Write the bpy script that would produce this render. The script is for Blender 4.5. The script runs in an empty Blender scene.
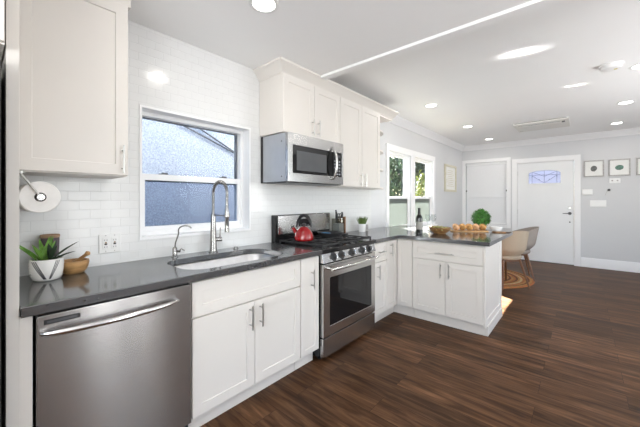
import bpy, bmesh, math, random
from mathutils import Vector, Matrix
random.seed(7)
PI = math.pi
C = bpy.context.scene.collection
SC = bpy.context.scene

# ------------------------------------------------------------------ camera, world, sun, exposure
FPX = 303.0
YAW = math.atan(263.0 / 303.0)
cam_d = bpy.data.cameras.new('camera'); cam = bpy.data.objects.new('camera', cam_d); C.objects.link(cam)
cam.location = (2.22, 0.0, 1.315)
cam.rotation_euler = (PI / 2, 0, YAW)
cam_d.sensor_width = 36.0; cam_d.lens = FPX / 640.0 * 36.0
cam_d.shift_x = 0.0; cam_d.shift_y = -14.0 / 640.0
cam_d.clip_start = 0.02; cam_d.clip_end = 200
SC.camera = cam

world = bpy.data.worlds.new('world'); SC.world = world; world.use_nodes = True
wn = world.node_tree.nodes; wl = world.node_tree.links; wn.clear()
sky = wn.new('ShaderNodeTexSky'); sky.sky_type = 'NISHITA'; sky.sun_disc = False
sky.sun_elevation = math.radians(50); sky.sun_rotation = math.radians(-53)
bg = wn.new('ShaderNodeBackground'); bg.inputs['Strength'].default_value = 0.72
wo = wn.new('ShaderNodeOutputWorld')
wl.new(sky.outputs[0], bg.inputs[0]); wl.new(bg.outputs[0], wo.inputs[0])

sun_d = bpy.data.lights.new('sun', 'SUN'); sun = bpy.data.objects.new('sun', sun_d); C.objects.link(sun)
sun_d.energy = 160.0; sun_d.angle = math.radians(0.6); sun_d.color = (1.0, 0.96, 0.90)
sun.rotation_euler = Vector((1.6, -1.2, -1.98)).to_track_quat('-Z', 'Y').to_euler()

def area(name, loc, direction, sx, sy, power, color=(1, 1, 1)):
    d = bpy.data.lights.new(name, 'AREA'); d.shape = 'RECTANGLE'; d.size = sx; d.size_y = sy
    d.energy = power; d.color = color
    o = bpy.data.objects.new(name, d); C.objects.link(o); o.location = loc
    o.rotation_euler = Vector(direction).to_track_quat('-Z', 'Y').to_euler()
    return o
# area lamps in the rear and right wall openings: added fills and window daylight
area('fill_rear', (2.6, -2.62, 1.45), (0, 0.4, 1), 2.6, 1.7, 265, (0.97, 0.985, 1.0))  # added fill, tilted up to brighten the ceiling; no window known there
area('daylight_right', (4.72, 1.25, 1.3), (-1, 0, 0.6), 0.34, 1.95, 22, (0.98, 0.985, 1.0))
area('daylight_right_slim', (4.72, 1.80, 1.3), (-1, 0, 0.6), 0.28, 1.95, 18, (0.98, 0.985, 1.0))
area('fill_right_dining', (4.72, 4.3, 1.45), (-0.75, 0, 1), 2.2, 1.7, 95, (0.97, 0.985, 1.0))  # added fill for the dining side, out of view

# added narrow beams outside the right-hand window imitate reflected-sun streaks on the ceiling
def glint_beam(loc, target, sx, sy, power, spread):
    o = area('added_glint_beam', loc, Vector(target) - Vector(loc), sx, sy, power, (1.0, 0.985, 0.96)); o.data.spread = math.radians(spread)
glint_beam((5.7, 3.90, 0.95), (1.83, 3.13, 2.59), 0.08, 0.05, 0.30, 2.0)
glint_beam((5.7, 5.00, 0.95), (2.15, 4.42, 2.59), 0.02, 0.03, 0.09, 1.2)

SC.view_settings.view_transform = 'Standard'; SC.view_settings.look = 'None'
SC.view_settings.gamma = 1.0; SC.view_settings.use_curve_mapping = False
SC.view_settings.exposure = -0.07
SC.cycles.max_bounces = 10; SC.cycles.diffuse_bounces = 6; SC.cycles.sample_clamp_indirect = 6.0
SC.cycles.use_denoising = True

# ------------------------------------------------------------------ materials
MATS = {}
def mat(name, color, rough=0.5, metal=0.0, vary=0.04, scale=8.0, bump=0.0, stretch=None, emit=None, coat=0.0, spec=None):
    m = bpy.data.materials.new(name); m.use_nodes = True
    n = m.node_tree.nodes; l = m.node_tree.links
    b = n['Principled BSDF']
    b.inputs['Roughness'].default_value = rough; b.inputs['Metallic'].default_value = metal
    if coat: b.inputs['Coat Weight'].default_value = coat; b.inputs['Coat Roughness'].default_value = 0.08
    if spec is not None: b.inputs['Specular IOR Level'].default_value = spec
    tc = n.new('ShaderNodeTexCoord'); mp = n.new('ShaderNodeMapping'); l.new(tc.outputs['Object'], mp.inputs[0])
    if stretch: mp.inputs['Scale'].default_value = stretch
    nz = n.new('ShaderNodeTexNoise'); nz.inputs['Scale'].default_value = scale; nz.inputs['Detail'].default_value = 4
    l.new(mp.outputs[0], nz.inputs['Vector'])
    rp = n.new('ShaderNodeValToRGB'); l.new(nz.outputs['Fac'], rp.inputs[0])
    c = Vector(color)
    rp.color_ramp.elements[0].position = 0.3; rp.color_ramp.elements[1].position = 0.7
    rp.color_ramp.elements[0].color = (*[max(0, x * (1 - vary)) for x in c], 1)
    rp.color_ramp.elements[1].color = (*[min(1, x * (1 + vary)) for x in c], 1)
    l.new(rp.outputs[0], b.inputs['Base Color'])
    if bump:
        bp = n.new('ShaderNodeBump'); bp.inputs['Strength'].default_value = bump; bp.inputs['Distance'].default_value = 0.01
        l.new(nz.outputs['Fac'], bp.inputs['Height']); l.new(bp.outputs[0], b.inputs['Normal'])
    if emit:
        b.inputs['Emission Color'].default_value = (*emit[0], 1); b.inputs['Emission Strength'].default_value = emit[1]
    MATS[name] = m
    return m

def aniso(name, amount, rot=0.0):
    t = MATS[name].node_tree; b = t.nodes['Principled BSDF']
    tg = t.nodes.new('ShaderNodeTangent'); tg.direction_type = 'UV_MAP'; tg.uv_map = 'uv'
    t.links.new(tg.outputs[0], b.inputs['Tangent']); b.inputs['Anisotropic'].default_value = amount; b.inputs['Anisotropic Rotation'].default_value = rot
def add_uv(o):
    uv = o.data.uv_layers.new(name='uv')
    for lp in o.data.loops:
        c = o.data.vertices[lp.vertex_index].co; uv.data[lp.index].uv = (c.x, c.z + c.y * 0.37)
    return o

def ramp_set(rp, stops):
    el = rp.color_ramp.elements
    while len(el) > 1: el.remove(el[-1])
    el[0].position = stops[0][0]; el[0].color = (*stops[0][1], 1)
    for p, c in stops[1:]:
        e = el.new(p); e.color = (*c, 1)

mat('cabinet', (0.72, 0.685, 0.642), 0.38, vary=0.012, scale=3)
mat('cabinet_inside', (0.55, 0.53, 0.50), 0.6)
mat('wall_paint', (0.63, 0.635, 0.645), 0.75, vary=0.012, scale=2)
mat('ceiling_paint', (0.93, 0.93, 0.925), 0.55, vary=0.01, scale=1.5)
mat('trim_white', (0.84, 0.84, 0.845), 0.4, vary=0.01, scale=3)
mat('vinyl_white', (0.87, 0.875, 0.88), 0.35, vary=0.01)
mat('door_white', (0.80, 0.805, 0.81), 0.42, vary=0.012, scale=3)
mat('counter', (0.062, 0.064, 0.067), 0.12, vary=0.05, scale=60)
MATS['counter'].node_tree.nodes['Principled BSDF'].inputs['IOR'].default_value = 2.3
mat('steel', (0.60, 0.59, 0.58), 0.24, 1.0, vary=0.05, scale=6, stretch=(1, 1, 60))
mat('steel_light', (0.72, 0.715, 0.71), 0.2, 1.0, vary=0.04, scale=6)
mat('steel_dw', (0.46, 0.445, 0.435), 0.26, 1.0, vary=0.05, scale=3, stretch=(1, 1, 60))
aniso('steel_dw', 0.93, 0.25)
mat('steel_mw', (0.46, 0.455, 0.45), 0.26, 1.0, vary=0.04, scale=6)
mat('sink_steel', (0.66, 0.66, 0.66), 0.32, 1.0, vary=0.05, scale=20)
mat('nickel', (0.56, 0.55, 0.53), 0.28, 1.0, vary=0.05)
mat('chrome', (0.36, 0.35, 0.335), 0.24, 1.0, vary=0.04)
mat('black_metal', (0.018, 0.018, 0.02), 0.35, vary=0.2)
mat('black_enamel', (0.012, 0.012, 0.013), 0.12, vary=0.2)
mat('cast_iron', (0.02, 0.02, 0.021), 0.55, vary=0.3, scale=90, bump=0.1)
mat('black_glass', (0.008, 0.008, 0.009), 0.05, vary=0.1)
mat('dark_grey', (0.06, 0.062, 0.068), 0.4, vary=0.1)
mat('grey_paint', (0.42, 0.44, 0.47), 0.35, 0.4, vary=0.04)
mat('gasket', (0.02, 0.02, 0.02), 0.7)
mat('white_plastic', (0.84, 0.84, 0.83), 0.35, vary=0.01)
mat('cream_plastic', (0.74, 0.725, 0.68), 0.45, vary=0.015)
mat('porcelain', (0.86, 0.85, 0.82), 0.22, vary=0.02)
mat('white_ceramic', (0.86, 0.86, 0.85), 0.2, vary=0.015)
mat('paper', (0.87, 0.855, 0.83), 0.9, vary=0.02, scale=40, bump=0.05)
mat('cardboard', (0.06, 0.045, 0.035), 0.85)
mat('red_enamel', (0.27, 0.004, 0.006), 0.1, vary=0.06, coat=0.6)
mat('blue_enamel', (0.10, 0.32, 0.62), 0.3, vary=0.1)
mat('soil', (0.05, 0.035, 0.025), 0.95, vary=0.4, scale=60, bump=0.4)
mat('leaf', (0.10, 0.26, 0.05), 0.45, vary=0.45, scale=25)
mat('leaf_bright', (0.20, 0.42, 0.07), 0.45, vary=0.4, scale=25)
mat('leaf_dark', (0.035, 0.065, 0.035), 0.4, vary=0.4, scale=30)
mat('topiary_leaf', (0.085, 0.26, 0.05), 0.35, vary=0.75, scale=60)
mat('grass_leaf', (0.10, 0.17, 0.03), 0.6, vary=0.5, scale=60)
mat('tree_leaf', (0.045, 0.075, 0.035), 0.6, vary=0.7, scale=3)
mat('tree_leaf_yellow', (0.17, 0.20, 0.03), 0.6, vary=0.3, scale=6)
mat('bark', (0.16, 0.12, 0.09), 0.9, vary=0.3, scale=20, bump=0.5)
mat('purple_glaze', (0.11, 0.085, 0.10), 0.25, vary=0.45, scale=14)
mat('tan_rim', (0.36, 0.22, 0.13), 0.5, vary=0.1)
mat('olive_wood', (0.44, 0.25, 0.10), 0.45, vary=0.4, scale=9, stretch=(1, 1, 5))
mat('walnut', (0.20, 0.09, 0.035), 0.42, vary=0.35, scale=10, stretch=(1, 6, 1))
mat('chair_wood', (0.15, 0.066, 0.03), 0.45, vary=0.3, scale=12, stretch=(6, 6, 1))
mat('dark_wood', (0.055, 0.026, 0.014), 0.4, vary=0.3, scale=10)
mat('bowl_wood', (0.26, 0.13, 0.045), 0.42, vary=0.5, scale=18, stretch=(1, 1, 4))
mat('bread', (0.50, 0.27, 0.09), 0.7, vary=0.6, scale=28, bump=0.3)
mat('bread_pink', (0.58, 0.34, 0.18), 0.7, vary=0.5, scale=28, bump=0.3)
mat('salad', (0.42, 0.40, 0.14), 0.6, vary=0.4, scale=30)
mat('linen_beige', (0.62, 0.50, 0.38), 0.9, vary=0.1, scale=60, bump=0.1)
mat('chair_fabric', (0.40, 0.325, 0.245), 0.88, vary=0.10, scale=160, bump=0.08)
mat('chair_fabric_grey', (0.31, 0.27, 0.24), 0.88, vary=0.10, scale=160, bump=0.08)
mat('shade_cloth', (0.78, 0.785, 0.80), 0.85, vary=0.015, scale=60)
mat('frame_grey', (0.40, 0.385, 0.37), 0.5, vary=0.2, scale=40)
mat('frame_cream', (0.60, 0.565, 0.44), 0.5, vary=0.1, scale=30)
mat('mat_board', (0.80, 0.80, 0.78), 0.9, vary=0.01)
mat('agate_dark', (0.10, 0.10, 0.095), 0.4, vary=0.7, scale=50)
mat('agate_green', (0.07, 0.16, 0.12), 0.4, vary=0.7, scale=50)
mat('wine_glass_dark', (0.008, 0.010, 0.008), 0.06, vary=0.1)
mat('label_paper', (0.34, 0.33, 0.30), 0.8, vary=0.03)
mat('foil', (0.015, 0.015, 0.018), 0.35)
mat('fence_paint', (0.70, 0.74, 0.70), 0.8, vary=0.05, scale=5)
mat('ground_soil', (0.22, 0.21, 0.15), 0.95, vary=0.4, scale=3)
mat('lead_came', (0.16, 0.17, 0.22), 0.5, 0.6)
mat('yellow_label', (0.62, 0.52, 0.06), 0.6)
mat('lamp_diffuser', (0.9, 0.9, 0.9), 0.5, emit=((1.0, 0.97, 0.92), 9.0))
mat('shaded_rail', (0.14, 0.15, 0.17), 0.5)  # dark grey stands in for the shade on the outer sash
mat('blue_paint', (0.18, 0.32, 0.60), 0.4, vary=0.1)

def simple(name):
    m = bpy.data.materials.new(name); m.use_nodes = True; MATS[name] = m
    n = m.node_tree.nodes; l = m.node_tree.links
    return m, n, l, n['Principled BSDF']

# clear pane: mostly transparent, a little mirror
def pane(name, tint, refl=0.06, milk=None):
    m, n, l, b = simple(name); n.remove(b)
    out = n['Material Output']
    tr = n.new('ShaderNodeBsdfTransparent'); tr.inputs[0].default_value = (*tint, 1)
    gl = n.new('ShaderNodeBsdfGlossy'); gl.inputs['Roughness'].default_value = 0.02
    lw = n.new('ShaderNodeLayerWeight'); lw.inputs['Blend'].default_value = 0.5
    pw = n.new('ShaderNodeMath'); pw.operation = 'POWER'; pw.inputs[1].default_value = 5.0; l.new(lw.outputs['Facing'], pw.inputs[0])
    fr = n.new('ShaderNodeMath'); fr.operation = 'MULTIPLY_ADD'; fr.inputs[1].default_value = 0.6; fr.inputs[2].default_value = 0.005; l.new(pw.outputs[0], fr.inputs[0])
    mx = n.new('ShaderNodeMixShader'); l.new(fr.outputs[0], mx.inputs[0])
    l.new(tr.outputs[0], mx.inputs[1]); l.new(gl.outputs[0], mx.inputs[2])
    last = mx
    if milk:
        tl = n.new('ShaderNodeBsdfTranslucent'); tl.inputs[0].default_value = (*milk[0], 1)
        df = n.new('ShaderNodeBsdfDiffuse'); df.inputs[0].default_value = (*milk[0], 1)
        nz = n.new('ShaderNodeTexNoise'); nz.inputs['Scale'].default_value = 30
        a = n.new('ShaderNodeMixShader'); a.inputs[0].default_value = 0.5
        l.new(tl.outputs[0], a.inputs[1]); l.new(df.outputs[0], a.inputs[2])
        m2 = n.new('ShaderNodeMixShader'); m2.inputs[0].default_value = milk[1]
        l.new(mx.outputs[0], m2.inputs[1]); l.new(a.outputs[0], m2.inputs[2]); last = m2
    l.new(last.outputs[0], out.inputs[0])
    return m
pane('pane_clear', (0.97, 0.98, 0.98))
pane('pane_screened', (0.62, 0.66, 0.72))
pane('pane_frosted', (0.9, 0.95, 0.92), milk=((0.17, 0.185, 0.175), 0.93))
pane('pane_leaded', (0.66, 0.68, 0.84), milk=((0.62, 0.62, 0.80), 0.6))
pane('glassware', (0.93, 0.94, 0.94))
pane('acrylic', (0.62, 0.62, 0.58))

# subway tile on the window wall (u = Y, v = Z)
def make_tile():
    m, n, l, b = simple('subway_tile')
    tc = n.new('ShaderNodeTexCoord'); sp = n.new('ShaderNodeSeparateXYZ'); cb = n.new('ShaderNodeCombineXYZ')
    l.new(tc.outputs['Object'], sp.inputs[0]); l.new(sp.outputs['Y'], cb.inputs['X']); l.new(sp.outputs['Z'], cb.inputs['Y'])
    br = n.new('ShaderNodeTexBrick'); br.offset = 0.5; br.inputs['Scale'].default_value = 1.0
    br.inputs['Brick Width'].default_value = 0.1035; br.inputs['Row Height'].default_value = 0.0545
    br.inputs['Mortar Size'].default_value = 0.0016; br.inputs['Mortar Smooth'].default_value = 0.3
    br.inputs['Color1'].default_value = (0.77, 0.775, 0.77, 1); br.inputs['Color2'].default_value = (0.76, 0.765, 0.76, 1)
    br.inputs['Mortar'].default_value = (0.71, 0.715, 0.71, 1)
    l.new(cb.outputs[0], br.inputs['Vector']); l.new(br.outputs['Color'], b.inputs['Base Color'])
    b.inputs['Roughness'].default_value = 0.16
    nz = n.new('ShaderNodeTexNoise'); nz.inputs['Scale'].default_value = 9; l.new(cb.outputs[0], nz.inputs['Vector'])
    ma = n.new('ShaderNodeMath'); ma.operation = 'MULTIPLY_ADD'; ma.inputs[1].default_value = -1.0
    l.new(br.outputs['Fac'], ma.inputs[0])
    mm = n.new('ShaderNodeMath'); mm.operation = 'MULTIPLY'; mm.inputs[1].default_value = 0.5
    l.new(nz.outputs['Fac'], mm.inputs[0]); l.new(mm.outputs[0], ma.inputs[2])
    bp = n.new('ShaderNodeBump'); bp.inputs['Strength'].default_value = 0.5; bp.inputs['Distance'].default_value = 0.002
    l.new(ma.outputs[0], bp.inputs['Height']); l.new(bp.outputs[0], b.inputs['Normal'])
make_tile()

# wide dark plank floor, boards running along X
def make_floor():
    m, n, l, b = simple('plank_floor')
    tc = n.new('ShaderNodeTexCoord')
    br = n.new('ShaderNodeTexBrick'); br.offset = 0.37; br.offset_frequency = 2; br.inputs['Scale'].default_value = 1.0
    br.inputs['Brick Width'].default_value = 1.22; br.inputs['Row Height'].default_value = 0.18
    br.inputs['Mortar Size'].default_value = 0.0012; br.inputs['Mortar Smooth'].default_value = 0.2
    br.inputs['Color1'].default_value = (0, 0, 0, 1); br.inputs['Color2'].default_value = (1, 1, 1, 1)
    br.inputs['Mortar'].default_value = (0.5, 0.5, 0.5, 1)
    l.new(tc.outputs['Object'], br.inputs['Vector'])
    # grain: noise stretched along X, shifted per board
    mp = n.new('ShaderNodeMapping'); mp.inputs['Scale'].default_value = (1.1, 11.0, 1.0)
    add = n.new('ShaderNodeVectorMath'); add.operation = 'ADD'
    sc = n.new('ShaderNodeVectorMath'); sc.operation = 'SCALE'; sc.inputs['Scale'].default_value = 7.3
    l.new(br.outputs['Color'], sc.inputs[0]); l.new(tc.outputs['Object'], add.inputs[0]); l.new(sc.outputs[0], add.inputs[1])
    l.new(add.outputs[0], mp.inputs[0])
    nz = n.new('ShaderNodeTexNoise'); nz.inputs['Scale'].default_value = 2.2; nz.inputs['Detail'].default_value = 7
    nz.inputs['Roughness'].default_value = 0.62; nz.inputs['Distortion'].default_value = 0.6
    l.new(mp.outputs[0], nz.inputs['Vector'])
    rp = n.new('ShaderNodeValToRGB'); l.new(nz.outputs['Fac'], rp.inputs[0])
    ramp_set(rp, [(0.25, (0.013, 0.005, 0.0022)), (0.42, (0.054, 0.0235, 0.0095)), (0.56, (0.102, 0.0485, 0.0225)), (0.78, (0.21, 0.110, 0.056))])
    hv = n.new('ShaderNodeHueSaturation'); l.new(rp.outputs[0], hv.inputs['Color'])
    mr = n.new('ShaderNodeMapRange'); mr.inputs[3].default_value = 0.62; mr.inputs[4].default_value = 1.25
    l.new(br.outputs['Color'], mr.inputs[0]); l.new(mr.outputs[0], hv.inputs['Value'])
    mx = n.new('ShaderNodeMix'); mx.data_type = 'RGBA'
    l.new(br.outputs['Fac'], mx.inputs[0]); l.new(hv.outputs[0], mx.inputs[6]); mx.inputs[7].default_value = (0.018, 0.009, 0.005, 1)
    l.new(mx.outputs[2], b.inputs['Base Color'])
    rr = n.new('ShaderNodeMapRange'); rr.inputs[3].default_value = 0.34; rr.inputs[4].default_value = 0.5
    l.new(nz.outputs['Fac'], rr.inputs[0]); l.new(rr.outputs[0], b.inputs['Roughness'])
    b.inputs['Specular IOR Level'].default_value = 0.13
    bp = n.new('ShaderNodeBump'); bp.inputs['Strength'].default_value = 0.15; bp.inputs['Distance'].default_value = 0.003
    l.new(nz.outputs['Fac'], bp.inputs['Height']); l.new(bp.outputs[0], b.inputs['Normal'])
make_floor()

def make_stucco():
    m, n, l, b = simple('stucco')
    tc = n.new('ShaderNodeTexCoord')
    nz = n.new('ShaderNodeTexNoise'); nz.inputs['Scale'].default_value = 55; nz.inputs['Detail'].default_value = 6; nz.inputs['Roughness'].default_value = 0.75
    l.new(tc.outputs['Object'], nz.inputs['Vector'])
    rp = n.new('ShaderNodeValToRGB'); l.new(nz.outputs['Fac'], rp.inputs[0])
    ramp_set(rp, [(0.34, (0.24, 0.275, 0.345)), (0.50, (0.40, 0.44, 0.52)), (0.68, (0.66, 0.69, 0.74))])
    l.new(rp.outputs[0], b.inputs['Base Color']); b.inputs['Roughness'].default_value = 0.9
    bp = n.new('ShaderNodeBump'); bp.inputs['Strength'].default_value = 0.8; bp.inputs['Distance'].default_value = 0.02
    l.new(nz.outputs['Fac'], bp.inputs['Height']); l.new(bp.outputs[0], b.inputs['Normal'])
make_stucco()

def make_rug():
    m, n, l, b = simple('braided_jute')
    tc = n.new('ShaderNodeTexCoord')
    ln = n.new('ShaderNodeVectorMath'); ln.operation = 'LENGTH'; l.new(tc.outputs['Object'], ln.inputs[0])
    mr = n.new('ShaderNodeMath'); mr.operation = 'MULTIPLY'; mr.inputs[1].default_value = 1 / 0.82
    l.new(ln.outputs['Value'], mr.inputs[0])
    rp = n.new('ShaderNodeValToRGB'); rp.color_ramp.interpolation = 'CONSTANT'; l.new(mr.outputs[0], rp.inputs[0])
    T, O, W, B = (0.40, 0.20, 0.07), (0.36, 0.13, 0.04), (0.52, 0.36, 0.20), (0.15, 0.055, 0.022)
    ramp_set(rp, [(k / 26, (T, O, B, T, W, O, T, B)[k % 8]) for k in range(26)])
    nz = n.new('ShaderNodeTexNoise'); nz.inputs['Scale'].default_value = 45; l.new(tc.outputs['Object'], nz.inputs['Vector'])
    mx = n.new('ShaderNodeMix'); mx.data_type = 'RGBA'; mx.blend_type = 'OVERLAY'; mx.inputs[0].default_value = 0.8
    l.new(rp.outputs[0], mx.inputs[6]); l.new(nz.outputs['Color'], mx.inputs[7])
    l.new(mx.outputs[2], b.inputs['Base Color']); b.inputs['Roughness'].default_value = 0.95
    bp = n.new('ShaderNodeBump'); bp.inputs['Strength'].default_value = 0.5; bp.inputs['Distance'].default_value = 0.01
    l.new(nz.outputs['Fac'], bp.inputs['Height']); l.new(bp.outputs[0], b.inputs['Normal'])
make_rug()

# ------------------------------------------------------------------ mesh helpers
class MB:
    def __init__(s): s.v = []; s.f = []
    def add(s, vs, fs):
        o = len(s.v); s.v += [tuple(v) for v in vs]; s.f += [tuple(i + o for i in f) for f in fs]; return s
    def box(s, x0, x1, y0, y1, z0, z1):
        vs = [(x, y, z) for x in (x0, x1) for y in (y0, y1) for z in (z0, z1)]
        return s.add(vs, [(0, 1, 3, 2), (4, 6, 7, 5), (0, 4, 5, 1), (2, 3, 7, 6), (0, 2, 6, 4), (1, 5, 7, 3)])
    def hexa(s, a, b):      # two quads (4 points each), joined
        return s.add(list(a) + list(b), [(3, 2, 1, 0), (4, 5, 6, 7), (0, 1, 5, 4), (1, 2, 6, 5), (2, 3, 7, 6), (3, 0, 4, 7)])
    def tube(s, pts, r, seg=12, caps=True, scale2=1.0):
        pts = [Vector(p) for p in pts]; n = len(pts)
        rs = r if isinstance(r, (list, tuple)) else [r] * n
        up = None; rings = []
        for i, p in enumerate(pts):
            t = (pts[min(i + 1, n - 1)] - pts[max(i - 1, 0)]).normalized()
            if up is None:
                up = Vector((0, 0, 1)) if abs(t.z) < 0.9 else Vector((1, 0, 0))
            u = (up - t * up.dot(t)).normalized(); w = t.cross(u); up = u
            rings.append([p + u * rs[i] * math.cos(2 * PI * k / seg) + w * rs[i] * scale2 * math.sin(2 * PI * k / seg) for k in range(seg)])
        return s.loft(rings, caps)
    def loft(s, rings, caps=True, closed=True):
        n = len(rings[0]); vs = [v for r in rings for v in r]; fs = []
        for i in range(len(rings) - 1):
            for k in range(n if closed else n - 1):
                a = i * n + k; b = i * n + (k + 1) % n
                fs.append((a, b, b + n, a + n))
        if caps:
            fs.append(tuple(range(n - 1, -1, -1))); fs.append(tuple((len(rings) - 1) * n + k for k in range(n)))
        return s.add(vs, fs)
    def lathe(s, prof, c=(0, 0, 0), seg=32, axis='Z', caps=False):
        rings = []
        for r, z in prof:
            ring = []
            for k in range(seg):
                a = 2 * PI * k / seg; x, y = r * math.cos(a), r * math.sin(a)
                p = (x, y, z) if axis == 'Z' else ((z, x, y) if axis == 'X' else (y, z, x))
                ring.append((p[0] + c[0], p[1] + c[1], p[2] + c[2]))
            rings.append(ring)
        return s.loft(rings, caps)
    def cyl(s, p0, p1, r, seg=20, r1=None):
        return s.tube([p0, p1], [r, r if r1 is None else r1], seg)
    def prism(s, poly, axis, a, b):
        def P(u, v, w): return {'X': (w, u, v), 'Y': (u, w, v), 'Z': (u, v, w)}[axis]
        n = len(poly); vs = [P(u, v, a) for u, v in poly] + [P(u, v, b) for u, v in poly]
        fs = [tuple(range(n - 1, -1, -1)), tuple(range(n, 2 * n))] + [(k, (k + 1) % n, (k + 1) % n + n, k + n) for k in range(n)]
        return s.add(vs, fs)
    def sphere(s, c, r, seg=20, rings=12, sc=(1, 1, 1)):
        prof = [(r * math.sin(PI * i / rings), -r * math.cos(PI * i / rings)) for i in range(rings + 1)]
        rs = []
        for rr, z in prof:
            rs.append([(c[0] + max(rr, 1e-5) * math.cos(2 * PI * k / seg) * sc[0], c[1] + max(rr, 1e-5) * math.sin(2 * PI * k / seg) * sc[1], c[2] + z * sc[2]) for k in range(seg)])
        return s.loft(rs, True)
    def ball_bump(s, c, r, sc, amp, seed, seg=16, rings=10):
        rnd = random.Random(seed); ph = [rnd.uniform(0, 6.28) for _ in range(6)]
        rs = []
        for i in range(rings + 1):
            th = PI * i / rings
            ring = []
            for k in range(seg):
                a = 2 * PI * k / seg
                d = r * (1 + amp * (math.sin(3 * a + ph[0]) * math.sin(2 * th + ph[1]) + 0.5 * math.sin(5 * a + ph[2] + 3 * th)))
                rr = max(d * math.sin(th), 1e-5)
                ring.append((c[0] + rr * math.cos(a) * sc[0], c[1] + rr * math.sin(a) * sc[1], c[2] - d * math.cos(th) * sc[2]))
            rs.append(ring)
        return s.loft(rs, True)
    def sweep(s, path, prof, closed=False):
        """profile of (out, z) along an XY polyline; 'out' is to the right of travel; mitred corners"""
        P = [Vector((p[0], p[1])) for p in path]; n = len(P); rings = []
        for i in range(n):
            d0 = (P[i] - P[i - 1]).normalized() if i > 0 else (P[1] - P[0]).normalized()
            d1 = (P[i + 1] - P[i]).normalized() if i < n - 1 else d0
            n0 = Vector((d0.y, -d0.x)); n1 = Vector((d1.y, -d1.x))
            m = (n0 + n1).normalized(); k = 1.0 / max(0.3, m.dot(n0))
            rings.append([(P[i].x + m.x * k * o, P[i].y + m.y * k * o, z) for o, z in prof])
        return s.loft(rings, True)
    def leaf(s, base, direction, length, width, bend=0.3, thick=0.0, n=6, fold=0.25):
        """a blade with a centre fold, pointing along direction and drooping"""
        b = Vector(base); d = Vector(direction).normalized()
        side = d.cross(Vector((0, 0, 1)))
        if side.length < 1e-3: side = Vector((1, 0, 0))
        side.normalize(); up = side.cross(d)
        vs = []
        for i in range(n + 1):
            t = i / n; w = width * math.sin(PI * min(1, 0.12 + 0.88 * t) ** 1.0) * (1 if t < 1 else 0.02)
            c = b + d * (length * t) - Vector((0, 0, 1)) * (bend * length * t * t)
            vs += [c - side * w / 2 + up * fold * w * 0.5, c - up * 0.001, c + side * w / 2 + up * fold * w * 0.5]
        fs = []
        for i in range(n):
            a = 3 * i
            fs += [(a, a + 1, a + 4, a + 3), (a + 1, a + 2, a + 5, a + 4)]
        return s.add(vs, fs)
    def build(s, name, m, parent=None, bevel=0.0, seg=2, smooth=35, loc=None, rotz=0):
        me = bpy.data.meshes.new(name); me.from_pydata(s.v, [], s.f); me.update()
        bm = bmesh.new(); bm.from_mesh(me)
        bmesh.ops.remove_doubles(bm, verts=bm.verts, dist=1e-6)
        bmesh.ops.recalc_face_normals(bm, faces=bm.faces)
        if bevel > 0:
            es = [e for e in bm.edges if len(e.link_faces) == 2 and e.calc_face_angle(0) > math.radians(40)]
            bmesh.ops.bevel(bm, geom=es, offset=bevel, segments=seg, affect='EDGES', profile=0.5, clamp_overlap=True)
        bm.to_mesh(me); bm.free()
        if smooth:
            for p in me.polygons: p.use_smooth = True
            me.set_sharp_from_angle(angle=math.radians(smooth))
        me.materials.append(MATS[m] if isinstance(m, str) else m)
        o = bpy.data.objects.new(name, me); C.objects.link(o)
        if bevel > 0 and smooth:
            wm = o.modifiers.new('weighted_normal', 'WEIGHTED_NORMAL'); wm.keep_sharp = True; wm.weight = 100
        if parent is not None: o.parent = parent
        if loc is not None: o.location = loc
        if rotz: o.rotation_euler = (0, 0, rotz)
        return o

def tag(o, label, cat, group=None, kind=None):
    o['label'] = label; o['category'] = cat
    if group: o['group'] = group
    if kind: o['kind'] = kind
    return o
def thing(name, label, cat, loc=(0, 0, 0), rotz=0, group=None):
    o = bpy.data.objects.new(name, None); C.objects.link(o); o.empty_display_size = 0.1
    o.location = loc; o.rotation_euler = (0, 0, rotz)
    return tag(o, label, cat, group)
def struct(o):
    o['kind'] = 'structure'; return o
def dup(root, loc, rotz, label=None):
    r = root.copy(); C.objects.link(r); r.location = loc; r.rotation_euler = (0, 0, rotz)
    if label: r['label'] = label
    for ch in list(root.children):
        c = ch.copy(); C.objects.link(c); c.parent = r
        for g in list(ch.children):
            d = g.copy(); C.objects.link(d); d.parent = c
    return r
def box(name, m, dims, parent=None, bevel=0.0, loc=None):
    return MB().box(*dims).build(name, m, parent, bevel, loc=loc)
def sub(o, loc):
    """parent-space location for a thing whose builder draws around its own origin"""
    o.location = loc; return o

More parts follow.
